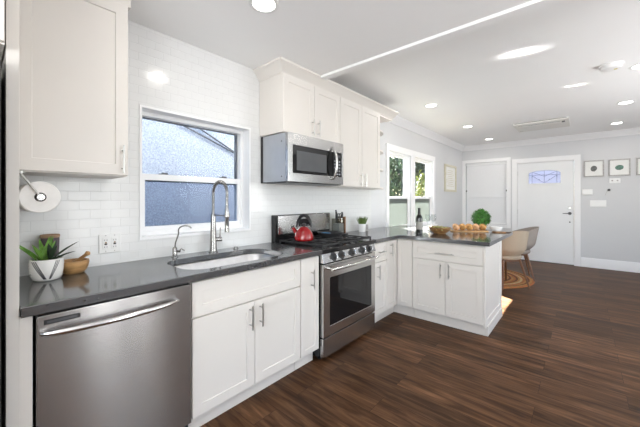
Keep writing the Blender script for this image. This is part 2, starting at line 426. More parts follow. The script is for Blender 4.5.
def wall_cells(axis, t0, t1, u0, u1, z0, z1, holes):
    """slab with rectangular openings; axis 'X' = slab thickness along X, u runs along Y"""
    us = sorted({u0, u1, *[h[0] for h in holes], *[h[1] for h in holes]})
    zs = sorted({z0, z1, *[h[2] for h in holes], *[h[3] for h in holes]})
    nu, nz = len(us) - 1, len(zs) - 1
    solid = [[not any(h[0] - 1e-6 <= us[i] and us[i + 1] <= h[1] + 1e-6 and h[2] - 1e-6 <= zs[j] and zs[j + 1] <= h[3] + 1e-6 for h in holes) for j in range(nz)] for i in range(nu)]
    def P(t, u, z): return (t, u, z) if axis == 'X' else (u, t, z)
    mb = MB()
    def S(i, j): return 0 <= i < nu and 0 <= j < nz and solid[i][j]
    for i in range(nu):
        for j in range(nz):
            if not solid[i][j]: continue
            a, b, c, d = us[i], us[i + 1], zs[j], zs[j + 1]
            for t in (t0, t1): mb.add([P(t, a, c), P(t, b, c), P(t, b, d), P(t, a, d)], [(0, 1, 2, 3)])
            if not S(i - 1, j): mb.add([P(t0, a, c), P(t1, a, c), P(t1, a, d), P(t0, a, d)], [(0, 1, 2, 3)])
            if not S(i + 1, j): mb.add([P(t0, b, c), P(t1, b, c), P(t1, b, d), P(t0, b, d)], [(0, 1, 2, 3)])
            if not S(i, j - 1): mb.add([P(t0, a, c), P(t1, a, c), P(t1, b, c), P(t0, b, c)], [(0, 1, 2, 3)])
            if not S(i, j + 1): mb.add([P(t0, a, d), P(t1, a, d), P(t1, b, d), P(t0, b, d)], [(0, 1, 2, 3)])
    return mb

# ------------------------------------------------------------------ room shell
YF = 7.86          # inner face of the far wall
YS = 2.20          # where the lower kitchen ceiling ends
XR, YB = 4.7, -2.6
ZK, ZD = 2.475, 2.59
WK = (0.735, 1.615, 1.05, 1.94)                     # kitchen window opening (Y, Z)
WD1 = (4.13, 4.93, 0.83, 2.06); WD2 = (5.06, 5.92, 0.83, 2.06)
WF = (0.075, 0.935, 0.75, 2.18)                     # window in the far wall (X, Z)
DF = (1.125, 2.095, 0.0, 2.11)                      # door opening in the far wall

struct(box('floor', 'plank_floor', (-0.25, XR + 0.2, YB - 0.2, YF + 0.2, -0.1, 0.0)))
struct(wall_cells('X', -0.25, 0.0, YB - 0.2, 3.64, 0.0, 2.75, [WK]).build('wall_left', 'subway_tile', smooth=0))
struct(wall_cells('X', -0.15, 0.0, 3.64, YF + 0.2, 0.0, 2.75, [WD1, WD2]).build('wall_left_dining', 'wall_paint', smooth=0))
struct(wall_cells('Y', YF, YF + 0.2, 0.0, XR + 0.2, 0.0, 2.75, [WF, DF]).build('wall_far', 'wall_paint', smooth=0))
struct(wall_cells('X', XR, XR + 0.2, YB, YF, 0.0, 2.75, [(1.08, 1.42, 0.3, 2.3), (1.66, 1.94, 0.3, 2.3), (3.2, 5.4, 0.6, 2.3)]).build('wall_right', 'wall_paint', smooth=0))
struct(wall_cells('Y', YB - 0.2, YB, 0.0, XR + 0.2, 0.0, 2.75, [(1.3, 3.9, 0.6, 2.3)]).build('wall_back', 'wall_paint', smooth=0))
cm = MB()
cm.box(0.0, XR, YB, YS, ZK, 2.75).box(0.0, XR, YS, YF, ZD, 2.75)
struct(cm.build('ceiling', 'ceiling_paint', smooth=0))
struct(box('trim_1', 'ceiling_paint', (0.0, XR, YS - 0.055, YS + 0.02, ZK - 0.022, ZK + 0.01), bevel=0.004))

crown_prof = [(0.0, ZD - 0.105), (0.012, ZD - 0.105), (0.018, ZD - 0.092), (0.035, ZD - 0.075), (0.06, ZD - 0.035), (0.078, ZD - 0.02), (0.085, ZD - 0.012), (0.085, ZD), (0.0, ZD)]
struct(MB().sweep([(0, 3.70), (0, YF), (XR, YF)], crown_prof).build('trim_2', 'trim_white', smooth=40))
base_prof = [(0, 0), (0.016, 0), (0.016, 0.145), (0.011, 0.165), (0.009, 0.178), (0, 0.182)]
struct(MB().sweep([(DF[1] + 0.095, YF), (XR, YF)], base_prof).build('baseboard_far', 'trim_white', smooth=30))
struct(MB().sweep([(0, 4.45), (0, YF), (DF[0] - 0.095, YF)], base_prof).build('baseboard_left', 'trim_white', smooth=30))
struct(MB().sweep([(XR, YF), (XR, YB)], base_prof).build('baseboard_right', 'trim_white', smooth=30))

# ---- kitchen window (double hung, set back in a white reveal)
def frame_mb(axis, t0, t1, u0, u1, z0, z1, w, wb=None, wt=None):
    wb = w if wb is None else wb; wt = w if wt is None else wt
    return wall_cells(axis, t0, t1, u0, u1, z0, z1, [(u0 + w, u1 - w, z0 + wb, z1 - wt)])
w1 = thing('window_1', 'white double-hung window over the sink with textured stucco wall outside', 'window', (0, 1.175, 1.05)); struct(w1)
def wpart(name, mb, m, par, off, bevel=0.0):
    mb.v = [(x - off[0], y - off[1], z - off[2]) for x, y, z in mb.v]
    return mb.build(name, m, par, bevel, smooth=30)
O1 = (0, 1.175, 1.05)
y0, y1, z0, z1 = WK
wpart('window_casing', frame_mb('X', -0.20, 0.006, y0 - 0.004, y1 + 0.004, z0 - 0.004, z1 + 0.004, 0.016), 'vinyl_white', w1, O1)
wpart('window_frame', frame_mb('X', -0.17, -0.085, y0 + 0.012, y1 - 0.012, z0 + 0.012, z1 - 0.012, 0.028), 'vinyl_white', w1, O1, 0.002)
ZM = 1.475
us = wpart('upper_sash', frame_mb('X', -0.165, -0.135, y0 + 0.04, y1 - 0.04, ZM - 0.03, z1 - 0.04, 0.012, 0.04, 0.006), 'shaded_rail', w1, O1)
wpart('pane', MB().box(-0.152, -0.148, y0 + 0.05, y1 - 0.05, ZM, z1 - 0.045), 'pane_clear', us, O1)
ls = wpart('lower_sash', frame_mb('X', -0.13, -0.095, y0 + 0.03, y1 - 0.03, z0 + 0.035, ZM + 0.022, 0.034, 0.04, 0.045), 'vinyl_white', w1, O1, 0.003)
wpart('pane', MB().box(-0.114, -0.110, y0 + 0.06, y1 - 0.06, z0 + 0.07, ZM - 0.02), 'pane_screened', ls, O1)
for yy in (0.93, 1.42):
    lk = MB(); lk.box(-0.13, -0.10, yy - 0.03, yy + 0.03, ZM + 0.022, ZM + 0.03); lk.box(-0.118, -0.104, yy - 0.012, yy + 0.028, ZM + 0.03, ZM + 0.038)
    wpart('sash_lock', lk, 'dark_grey', w1, O1, 0.002)

# ---- dining windows on the left wall
def dining_window(name, W, label):
    y0, y1, z0, z1 = W
    w = thing(name, label, 'window', (0, y0, z0)); struct(w); O = (0, y0, z0)
    wpart('window_frame', frame_mb('X', -0.125, -0.02, y0 + 0.001, y1 - 0.001, z0 + 0.001, z1 - 0.001, 0.022), 'vinyl_white', w, O)
    zm = 1.335
    us = wpart('upper_sash', frame_mb('X', -0.095, -0.06, y0 + 0.02, y1 - 0.02, zm - 0.02, z1 - 0.02, 0.04, 0.035, 0.035), 'vinyl_white', w, O, 0.003)
    wpart('pane', MB().box(-0.080, -0.076, y0 + 0.055, y1 - 0.055, zm + 0.01, z1 - 0.05), 'pane_clear', us, O)
    ls = wpart('lower_sash', frame_mb('X', -0.057, -0.025, y0 + 0.02, y1 - 0.02, z0 + 0.02, zm + 0.03, 0.04, 0.05, 0.04), 'vinyl_white', w, O, 0.003)
    wpart('pane', MB().box(-0.043, -0.039, y0 + 0.055, y1 - 0.055, z0 + 0.065, zm - 0.005), 'pane_frosted', ls, O)
    return w
dining_window('window_2', WD1, 'left sash window of the dining pair, frosted below and trees above')
dining_window('window_3', WD2, 'right sash window of the dining pair beside the wine bottle')
cas = wall_cells('X', 0.0, 0.018, 4.05, 6.01, 0.74, 2.155, [WD1, WD2])
struct(cas.build('trim_3', 'trim_white', bevel=0.0, smooth=0))
struct(box('trim_4', 'trim_white', (0.0, 0.05, 4.0, 6.06, 0.795, 0.828), bevel=0.004))

# ---- far-wall window with its roller shade
w4 = thing('window_4', 'window in the far wall beside the front door, shade drawn down', 'window', (0.505, YF, 0.75)); struct(w4); O4 = (0.505, YF, 0.75)
x0, x1, z0, z1 = WF
wpart('window_frame', frame_mb('Y', YF + 0.07, YF + 0.15, x0 + 0.001, x1 - 0.001, z0 + 0.001, z1 - 0.001, 0.04), 'vinyl_white', w4, O4, 0.003)
wpart('meeting_rail', MB().box(x0 + 0.04, x1 - 0.04, YF + 0.08, YF + 0.13, 1.36, 1.41), 'vinyl_white', w4, O4)
wpart('pane', MB().box(x0 + 0.035, x1 - 0.035, YF + 0.108, YF + 0.112, z0 + 0.035, z1 - 0.035), 'pane_clear', w4, O4)
struct(frame_mb('Y', YF - 0.018, YF, x0 - 0.075, x1 + 0.075, z0 - 0.075, z1 + 0.075, 0.075).build('trim_5', 'trim_white', smooth=0))
shade = thing('roller_shade', 'white fabric roller shade covering the window left of the front door', 'window shade', (0.505, YF + 0.04, 0.76))
sh = MB(); N = 40
OS = (0.505, YF + 0.04, 0.76)
wpart('headrail', MB().box(x0 + 0.008, x1 - 0.008, YF + 0.012, YF + 0.06, z1 - 0.055, z1 - 0.002), 'vinyl_white', shade, OS, 0.004)
wpart('upper_cloth', MB().box(x0 + 0.014, x1 - 0.014, YF + 0.034, YF + 0.037, 1.385, z1 - 0.05), 'shade_cloth', shade, OS)
wpart('middle_rail', MB().box(x0 + 0.010, x1 - 0.010, YF + 0.022, YF + 0.05, 1.36, 1.388), 'shade_cloth', shade, OS, 0.003)
wpart('lower_cloth', MB().box(x0 + 0.014, x1 - 0.014, YF + 0.034, YF + 0.037, 0.785, 1.362), 'shade_cloth', shade, OS)
wpart('bottom_rail', MB().box(x0 + 0.012, x1 - 0.012, YF + 0.024, YF + 0.05, 0.762, 0.787), 'vinyl_white', shade, OS, 0.003)
for sx in (x0 + 0.012, x1 - 0.012):
    wpart('hold_down_clip', MB().box(sx - 0.011, sx + 0.011, YF + 0.006, YF + 0.03, 1.50, 1.535), 'dark_grey', shade, OS, 0.002)

# ---- front door
fd = thing('door_1', 'white panelled front door with leaded light in the far wall', 'door', (DF[0], YF, 0)); struct(fd); OD = (DF[0], YF, 0)
dx0, dx1 = DF[0] + 0.012, DF[1] - 0.012
yf = YF + 0.015                                     # room face of the leaf
door_holes = [(1.335, 1.875, 1.655, 1.925)]
pan = [(1.27, 1.56, 0.79, 1.50), (1.66, 1.95, 0.79, 1.50), (1.27, 1.56, 0.16, 0.62), (1.66, 1.95, 0.16, 0.62)]
leafm = wall_cells('Y', yf, yf + 0.044, dx0, dx1, 0.012, 2.095, door_holes + pan)
wpart('door_leaf', leafm, 'door_white', fd, OD)
for a, b, c, d in pan:
    # moulded raised panel: sloped border down to a groove and a raised field
    ym, yfld = yf + 0.014, yf + 0.003
    def ring(i, y): return [(a + i, y, c + i), (b - i, y, c + i), (b - i, y, d - i), (a + i, y, d - i)]
    wpart('raised_panel', MB().loft([ring(0.0, yf + 0.0005), ring(0.018, ym), ring(0.028, ym), ring(0.055, yfld)], caps=True), 'door_white', fd, OD)
gl = door_holes[0]
arch = [(gl[0], gl[2]), (gl[1], gl[2])] + [(1.605 + 0.27 * math.cos(t), 1.865 + 0.06 * math.sin(t)) for t in [PI * k / 14 for k in range(15)]]
# light frame with an arched head
fr = MB()
outer = [(gl[0] - 0.03, gl[2] - 0.03), (gl[1] + 0.03, gl[2] - 0.03)] + [(1.605 + 0.30 * math.cos(PI * k / 14), 1.88 + 0.075 * math.sin(PI * k / 14)) for k in range(15)]
n = len(outer)
fr.loft([[(p[0], yf - 0.010, p[1]) for p in outer], [(p[0], yf - 0.010, p[1]) for p in arch], [(p[0], yf + 0.02, p[1]) for p in arch], [(p[0], yf + 0.02, p[1]) for p in outer], [(p[0], yf - 0.010, p[1]) for p in outer]], caps=False)
wpart('light_frame', fr, 'door_white', fd, OD)
wpart('spandrel', MB().prism([(gl[0], 1.86)] + [(1.605 - 0.27 * math.cos(PI * k / 14), 1.865 + 0.06 * math.sin(PI * k / 14)) for k in range(15)] + [(gl[1], 1.86), (gl[1], gl[3] + 0.02), (gl[0], gl[3] + 0.02)], 'Y', yf + 0.002, yf + 0.03), 'door_white', fd, OD)
lt = wpart('leaded_pane', MB().box(gl[0] - 0.004, gl[1] + 0.004, yf + 0.022, yf + 0.026, gl[2] - 0.004, gl[3] + 0.004), 'pane_leaded', fd, OD)
cm = MB(); yy = yf + 0.018
def line(mb, a, b, r=0.0035): mb.cyl((a[0], yy, a[1]), (b[0], yy, b[1]), r, 6)
line(cm, (1.605, 1.655), (1.605, 1.925)); line(cm, (1.395, 1.82), (1.60, 1.665)); line(cm, (1.815, 1.82), (1.61, 1.665))
line(cm, (1.335, 1.83), (1.875, 1.83)); line(cm, (1.395, 1.655), (1.395, 1.90)); line(cm, (1.815, 1.655), (1.815, 1.90))
line(cm, (1.395, 1.90), (1.605, 1.80)); line(cm, (1.815, 1.90), (1.605, 1.80))
wpart('lead_came', cm, 'lead_came', lt, OD)
dm = MB()
for px_, pz_, s_ in [(1.395, 1.80, 0.022), (1.815, 1.80, 0.022), (1.605, 1.81, 0.02), (1.52, 1.735, 0.018), (1.69, 1.735, 0.018), (1.605, 1.68, 0.018)]:
    dm.prism([(px_ - s_ * 0.6, pz_), (px_, pz_ - s_), (px_ + s_ * 0.6, pz_), (px_, pz_ + s_)], 'Y', yy - 0.004, yy + 0.003)
wpart('bevelled_jewels', dm, 'lead_came', lt, OD)
lx = 2.02
db = MB().lathe([(0.0001, -0.022), (0.022, -0.022), (0.027, -0.014), (0.029, 0.0)], (lx, yf, 1.145), 20, 'Y'); db.box(lx - 0.004, lx + 0.004, yf - 0.034, yf - 0.02, 1.130, 1.160)
wpart('deadbolt', db, 'nickel', fd, OD)
lv = MB().lathe([(0.0001, -0.016), (0.026, -0.016), (0.030, 0.0)], (lx, yf, 1.035), 20, 'Y'); lv.tube([(lx, yf - 0.01, 1.035), (lx, yf - 0.05, 1.035), (lx - 0.02, yf - 0.056, 1.035), (lx - 0.11, yf - 0.056, 1.032)], [0.009, 0.009, 0.009, 0.006], 10)
wpart('lever_handle', lv, 'dark_grey', fd, OD)
wpart('bolt_cover', MB().lathe([(0.0001, -0.008), (0.011, -0.008), (0.013, 0.0)], (lx, yf, 0.86), 14, 'Y'), 'dark_grey', fd, OD)
for hz in (0.28, 1.05, 1.88):
    wpart('hinge', MB().cyl((dx0 - 0.004, yf - 0.006, hz - 0.05), (dx0 - 0.004, yf - 0.006, hz + 0.05), 0.007, 10), 'nickel', fd, OD)
struct(wall_cells('Y', YF - 0.018, YF, DF[0] - 0.09, DF[1] + 0.09, 0.0, DF[3] + 0.09, [(DF[0], DF[1], 0.0, DF[3])]).build('trim_6', 'trim_white', smooth=0))
struct(wall_cells('Y', YF, YF + 0.18, DF[0] - 0.001, DF[1] + 0.001, 0.0, DF[3] + 0.001, [(DF[0] + 0.010, DF[1] - 0.010, 0.0, DF[3] - 0.012)]).build('trim_7', 'trim_white', smooth=0))
struct(box('trim_8', 'dark_grey', (DF[0] + 0.01, DF[1] - 0.01, YF - 0.005, YF + 0.12, 0.0, 0.011)))

# ------------------------------------------------------------------ cabinets
DT = 0.02
def shaker_mb(x0, x1, z0, z1, yfront=0.0, rail=0.058, depth=0.007, bev=0.006):
    """shaker front, seen from -y: flat frame and recessed flat panel"""
    mb = MB(); g = 0.0015; x0 += g; x1 -= g; z0 += g; z1 -= g
    def ring(i, y): return [(x0 + i, y, z0 + i), (x1 - i, y, z0 + i), (x1 - i, y, z1 - i), (x0 + i, y, z1 - i)]
    e = 0.0018
    mb.loft([ring(0, yfront + DT), ring(0, yfront + e), ring(e, yfront), ring(rail, yfront), ring(rail + bev * 0.4, yfront + depth), ring(rail + bev, yfront + depth)], caps=True)
    return mb
def handle_mb(p, vertical=True, L=0.15, r=0.0055):
    """bar pull centred on p=(x,z), standing 32 mm off the front (y=0)"""
    x, z = p; mb = MB(); y = -0.032
    if vertical:
        mb.cyl((x, y, z - L / 2), (x, y, z + L / 2), r, 12)
        for s in (-1, 1): mb.cyl((x, 0.001, z + s * L * 0.32), (x, y, z + s * L * 0.32), r * 0.85, 10)
    else:
        mb.cyl((x - L / 2, y, z), (x + L / 2, y, z), r, 12)
        for s in (-1, 1): mb.cyl((x + s * L * 0.32, 0.001, z), (x + s * L * 0.32, y, z), r * 0.85, 10)
    return mb
def front(par, name, x0, x1, z0, z1, handle=None, rail=0.058):
    o = shaker_mb(x0, x1, z0, z1, rail=rail).build(name, 'cabinet', par, smooth=20)
    if handle:
        handle_mb(handle[0], handle[1], handle[2] if len(handle) > 2 else 0.15).build('handle', 'nickel', o)
    return o
RZL = PI / 2                                        # left run: local x -> +Y, local y -> -X
XD = 0.615                                          # door faces of the left base run
HB = 0.875
def base_cabinet(name, label, y0, y1, kick=True):
    t = thing(name, label, 'cabinet', (XD, y0, 0), RZL)
    w = y1 - y0
    box('body', 'cabinet', (0.001, w - 0.001, DT, XD - 0.004, 0.108, HB - 0.001), t)
    if kick: box('toe_kick', 'cabinet', (0.001, w - 0.001, 0.07, 0.085, 0.0, 0.108), t)
    return t, w
def base_cabinet_open(name, label, y0, y1):
    t = thing(name, label, 'cabinet', (XD, y0, 0), RZL); w = y1 - y0; D = XD - 0.004
    mb = MB().box(0.001, 0.017, DT, D, 0.108, HB - 0.001).box(w - 0.017, w - 0.001, DT, D, 0.108, HB - 0.001)
    mb.box(0.017, w - 0.017, DT, D, 0.108, 0.126).box(0.017, w - 0.017, D - 0.008, D, 0.126, HB - 0.001).box(0.017, w - 0.017, DT, DT + 0.006, 0.126, HB - 0.001)
    mb.build('body', 'cabinet', t)
    box('toe_kick', 'cabinet', (0.001, w - 0.001, 0.07, 0.085, 0.0, 0.108), t)
    return t, w
# sink base
t, w = base_cabinet_open('sink_cabinet', 'white shaker base cabinet under the sink with false drawer and two doors', 0.785, 1.628)
front(t, 'false_drawer', 0.002, w - 0.002, 0.667, 0.862)
front(t, 'door', 0.004, w / 2, 0.115, 0.660, ((w / 2 - 0.040, 0.565), True))
front(t, 'door', w / 2, w - 0.002, 0.115, 0.660, ((w / 2 + 0.040, 0.565), True))
# narrow cabinet left of the range
t, w = base_cabinet('narrow_cabinet', 'narrow tall-door white base cabinet left of the range', 1.630, 1.838)
front(t, 'door', 0.001, w - 0.001, 0.115, 0.862, ((w * 0.56, 0.695), True), rail=0.042)
# drawer cabinet right of the range
t, w = base_cabinet('drawer_cabinet', 'narrow white base cabinet right of the range with drawer above door', 2.668, 2.955)
front(t, 'drawer', 0.001, w - 0.001, 0.667, 0.862, ((w * 0.55, 0.765), False, 0.14), rail=0.045)
front(t, 'door', 0.001, w - 0.001, 0.115, 0.660, ((0.085, 0.565), True), rail=0.052)
# inside-corner cabinet with folding door
YP = 3.195                                          # door faces of the peninsula
cc = thing('corner_cabinet', 'white inside-corner base cabinet with folded corner door', 'cabinet', (XD, 2.957, 0), RZL)
wl_ = YP - 2.957
cbm = MB().box(0.001, wl_ + 0.61, DT, XD - 0.004, 0.108, HB - 0.001)
cbm.build('body', 'cabinet', cc)
box('body_wing', 'cabinet', (wl_ + DT, wl_ + 0.61, -0.178, DT, 0.108, HB - 0.001), cc)
box('toe_kick', 'cabinet', (0.001, wl_ + 0.07, 0.07, 0.085, 0.0, 0.108), cc)
box('toe_kick', 'cabinet', (wl_ + 0.055, wl_ + 0.07, -0.178, 0.07, 0.0, 0.108), cc)
front(cc, 'door', 0.002, wl_ - 0.001, 0.115, 0.862, ((0.075, 0.765), True, 0.14), rail=0.05)
dl = shaker_mb(0.0, 0.175, 0.115, 0.862, rail=0.05)
dlo = dl.build('door', 'cabinet', cc, smooth=20)
dlo.location = (wl_, -0.002, 0); dlo.rotation_euler = (0, 0, -PI / 2)
# peninsula cabinet (front faces the camera)
PX0, PX1 = 0.795, 1.503
pc = thing('peninsula_cabinet', 'white peninsula base cabinet with wide drawer, two doors and panelled end', 'cabinet', (PX0, YP, 0))
w = PX1 - PX0; PDEP = 0.74
box('body', 'cabinet', (0.001, w, DT, PDEP, 0.108, HB - 0.001), pc)
box('toe_kick', 'cabinet', (0.001, w + 0.008, 0.055, 0.07, 0.0, 0.108), pc)
front(pc, 'drawer', 0.002, w - 0.001, 0.680, 0.862, ((w * 0.5, 0.757), False, 0.19))
front(pc, 'door', 0.002, w / 2, 0.115, 0.673, ((w / 2 - 0.042, 0.580), True))
front(pc, 'door', w / 2, w - 0.001, 0.115, 0.673, ((w / 2 + 0.042, 0.580), True))
ep = shaker_mb(0.0, PDEP - 0.0, 0.085, HB - 0.001, rail=0.07); epo = ep.build('end_panel', 'cabinet', pc, smooth=20)
epo.location = (w + DT, 0.0, 0); epo.rotation_euler = (0, 0, PI / 2)
box('end_base', 'cabinet', (w + 0.0005, w + 0.03, 0.055, PDEP, 0.0, 0.095), pc, 0.003)
box('back_panel', 'cabinet', (-0.79 + 0.02, w + DT, PDEP, PDEP + 0.015, 0.0, HB - 0.001), pc)

# fridge surround panel + filler by the dishwasher
fp = thing('fridge_surround', 'tall white panel between the fridge and the counter', 'cabinet panel', (0.0, 0.10, 0))
box('panel', 'cabinet', (0.004, 0.640, -0.017, 0.018, 0.0, ZK - 0.004), fp, 0.0015)
box('filler', 'cabinet', (0.45, 0.618, 0.018, 0.056, 0.0, 0.872), fp, 0.001)

# fridge at the very edge of the view and the cabinet above it
fg = thing('refrigerator', 'dark refrigerator at the left edge beside the white panel', 'refrigerator', (0.0, -0.39, 0))
box('body', 'dark_grey', (0.03, 0.68, -0.455, 0.455, 0.02, 1.81), fg, 0.006)
for y_0, y_1 in ((-0.455, -0.003), (0.003, 0.455)):
    d = box('door', 'black_enamel', (0.685, 0.755, y_0, y_1, 0.04, 1.80), fg, 0.008)
    MB().tube([(0.757, y_0 * 0.07 + y_1 * 0.07 + (0.05 if y_0 >= 0 else -0.05), 0.8), (0.80, (0.05 if y_0 >= 0 else -0.05), 0.86), (0.80, (0.05 if y_0 >= 0 else -0.05), 1.55), (0.757, (0.05 if y_0 >= 0 else -0.05), 1.6)], 0.011, 10).build('handle', 'steel', d)
for fy in (-0.4, 0.4):
    for fx in (0.08, 0.62): MB().cyl((fx, fy, 0.0), (fx, fy, 0.02), 0.02, 12).build('foot', 'gasket', fg)
oc = thing('fridge_top_cabinet', 'white cabinet above the dark refrigerator, at the left edge', 'cabinet', (0.70, -0.85, 1.86), RZL)
box('body', 'cabinet', (0.0, 0.928, DT, 0.695, 0.0, 0.54), oc)
front(oc, 'door', 0.0, 0.464, 0.005, 0.535); front(oc, 'door', 0.464, 0.928, 0.005, 0.535)

# upper cabinets
XU = 0.322
def upper(name, label, y0, y1, z0, z1, nd, handles):
    t = thing(name, label, 'cabinet', (XU, y0, z0), RZL); w = y1 - y0; h = z1 - z0
    box('body', 'cabinet', (0.0005, w - 0.0005, DT, XU - 0.004, 0.0, h), t)
    for k in range(nd):
        a, b = w * k / nd, w * (k + 1) / nd
        front(t, 'door', a + 0.001, b - 0.001, 0.004, h - 0.004, handles[k])
    return t
UT = 2.385
upper('wall_cabinet', 'white single-door wall cabinet left of the sink window', 0.121, 0.572, 1.442, UT, 1, [((0.419, 0.090), True)])
upper('wall_cabinet', 'short white two-door wall cabinet above the microwave', 1.716, 2.505, 1.886, UT, 2, [((0.394 - 0.038, 0.095), True), ((0.394 + 0.042, 0.095), True)])
upper('wall_cabinet', 'tall white two-door wall cabinet right of the microwave', 2.507, 3.325, 1.452, UT, 2, [((0.409 - 0.035, 0.085), True, 0.145), ((0.409 + 0.05, 0.085), True, 0.145)])
# open end shelf with quarter-round shelves
es = thing('corner_shelf', 'white open quarter-round end shelf beside the dining window', 'shelf', (0.0, 3.327, 1.452))
box('back_board', 'cabinet', (0.003, 0.018, 0.0, 0.36, 0.0, UT - 1.452), es)
box('top_board', 'cabinet', (0.018, 0.300, 0.0, 0.350, UT - 1.452 - 0.022, UT - 1.452), es)
for k, zz in enumerate((0.0, 0.235, 0.47, 0.72)):
    ra, rb = (0.30, 0.36)
    poly = [(0.018, 0.002)] + [(0.018 + (ra - 0.018) * math.cos(t), 0.002 + rb * math.sin(t) * 0.99) for t in [PI / 2 * i / 12 for i in range(13)]]
    MB().prism(poly, 'Z', zz, zz + 0.018).build('shelf', 'cabinet', es, smooth=30)
# crowns on the cabinets
cp = [(-0.012, UT - 0.002), (0.006, UT - 0.002), (0.010, UT + 0.014), (0.022, UT + 0.024), (0.045, UT + 0.055), (0.060, UT + 0.068), (0.068, UT + 0.074), (0.068, ZK), (-0.012, ZK)]
struct(MB().sweep([(0.0, 1.716), (XU - DT, 1.716), (XU - DT, 3.68), (0.0, 3.68)][::-1], [(-o, z) for o, z in cp]).build('trim_9', 'cabinet', smooth=40))
struct(MB().sweep([(0.0, 0.574), (XU - DT, 0.574), (XU - DT, 0.119)], cp).build('trim_10', 'cabinet', smooth=40))

# ------------------------------------------------------------------ worktops and sink
def rounded(x0, x1, y0, y1, r, n=8):
    pts = []
    for cx, cy, a0 in ((x1 - r, y1 - r, 0), (x0 + r, y1 - r, PI / 2), (x0 + r, y0 + r, PI), (x1 - r, y0 + r, 3 * PI / 2)):
        for k in range(n + 1):
            a = a0 + PI / 2 * k / n; pts.append((cx + r * math.cos(a), cy + r * math.sin(a)))
    return pts
def slab_with_hole(name, outer, hole, z0, z1, m):
    bm = bmesh.new()
    def loop(pts):
        vs = [bm.verts.new((x, y, z1)) for x, y in pts]
        return [bm.edges.new((vs[i], vs[(i + 1) % len(vs)])) for i in range(len(vs))]
    es = loop(outer) + loop(hole)
    bmesh.ops.triangle_fill(bm, use_beauty=True, use_dissolve=False, edges=es)
    ret = bmesh.ops.extrude_face_region(bm, geom=bm.faces[:])
    bmesh.ops.translate(bm, vec=(0, 0, z0 - z1), verts=[v for v in ret['geom'] if isinstance(v, bmesh.types.BMVert)])
    bmesh.ops.recalc_face_normals(bm, faces=bm.faces)
    es = [e for e in bm.edges if len(e.link_faces) == 2 and e.calc_face_angle(0) > 1.0 and e.verts[0].co.z == e.verts[1].co.z]
    bmesh.ops.bevel(bm, geom=es, offset=0.003, segments=2, affect='EDGES', profile=0.5)
    me = bpy.data.meshes.new(name); bm.to_mesh(me); bm.free(); me.materials.append(MATS[m])
    o = bpy.data.objects.new(name, me); C.objects.link(o); return o
ZC = 0.914
CE = 0.652
SX0, SX1, SY0, SY1 = 0.165, 0.575, 0.80, 1.56
sink_out = rounded(SX0, SX1, SY0, SY1, 0.13)
wt = slab_with_hole('worktop', [(0.002, 0.120), (CE, 0.120), (CE, 1.836), (0.002, 1.836)], sink_out, HB, ZC, 'counter')
tag(wt, 'dark grey polished worktop with the sink cut into it', 'worktop')
poly = [(0.002, 2.664), (CE, 2.664), (CE, 3.165), (1.563, 3.165), (1.563, 4.40), (0.055, 4.40), (0.055, 3.99), (0.002, 3.99)]
tag(MB().prism(poly, 'Z', HB, ZC).build('worktop', 'counter', bevel=0.003, smooth=30), 'dark grey L-shaped worktop running from the range over the peninsula', 'worktop')
# under-mount sink
sk = thing('sink', 'stainless undermount sink with rounded ends below the window', 'sink', ((SX0 + SX1) / 2, (SY0 + SY1) / 2, 0.66))
ox, oy, oz = (SX0 + SX1) / 2, (SY0 + SY1) / 2, 0.66
def srow(d, r, z): return [(x - ox, y - oy, z - oz) for x, y in rounded(SX0 + d, SX1 - d, SY0 + d, SY1 - d, r)]
MB().loft([srow(-0.018, 0.148, HB - 0.003), srow(-0.004, 0.134, HB - 0.002), srow(0.0, 0.13, HB - 0.006), srow(0.012, 0.12, 0.72), srow(0.025, 0.105, 0.69), srow(0.06, 0.07, 0.675)], caps=False).add(srow(0.06, 0.07, 0.675), [tuple(range(36))]).build('basin', 'sink_steel', sk, smooth=50)
MB().lathe([(0.0001, 0.002), (0.03, 0.002), (0.034, 0.006), (0.043, 0.005), (0.045, 0.0)], (0, 0.0, 0.0155), 24).build('drain', 'chrome', sk)
# main faucet: spring-neck pull-down
fx, fy = 0.088, 1.213
fc = thing('kitchen_faucet', 'tall brushed spring-neck kitchen faucet behind the sink', 'faucet', (fx, fy, ZC))
MB().lathe([(0.0001, 0), (0.034, 0), (0.034, 0.006), (0.028, 0.012), (0.026, 0.03), (0.0215, 0.17), (0.0185, 0.275), (0.0165, 0.29), (0.0001, 0.29)], seg=28).build('body', 'chrome', fc)
ap = []
R_ = 0.094
for k in range(41):
    t_ = PI * k / 40
    ap.append((R_ - R_ * math.cos(t_), 0, 0.455 + R_ * 0.82 * math.sin(t_)))
path = [(0, 0, 0.28 + 0.175 * k / 10) for k in range(10)] + ap + [(2 * R_, 0, 0.455 - 0.12 * k / 8) for k in range(1, 9)]
ho = MB().tube(path, 0.0075, 12).build('hose', 'chrome', fc)
# spring coil around the hose
Pp = [Vector(p) for p in path]; coil = []; turns = 55; NS = turns * 10
cum = [0]
for a, b in zip(Pp, Pp[1:]): cum.append(cum[-1] + (b - a).length)
for i in range(NS + 1):
    d = cum[-1] * i / NS; j = 0
    while j < len(cum) - 2 and cum[j + 1] < d: j += 1
    u = (d - cum[j]) / max(1e-6, cum[j + 1] - cum[j]); p = Pp[j].lerp(Pp[j + 1], u); tg = (Pp[j + 1] - Pp[j]).normalized()
    nx = Vector((0, 1, 0)); ny = tg.cross(nx).normalized(); a = 2 * PI * turns * i / NS
    coil.append(p + nx * 0.0105 * math.cos(a) + ny * 0.0105 * math.sin(a))
MB().tube(coil, 0.0024, 5).build('spring', 'chrome', fc)
sp = MB().lathe([(0.0001, 0.165), (0.0165, 0.165), (0.0165, 0.180), (0.0145, 0.20), (0.0145, 0.27), (0.0175, 0.275), (0.0175, 0.30), (0.012, 0.335), (0.0001, 0.335)], (2 * R_, 0, 0), 20).build('spray_head', 'chrome', fc)
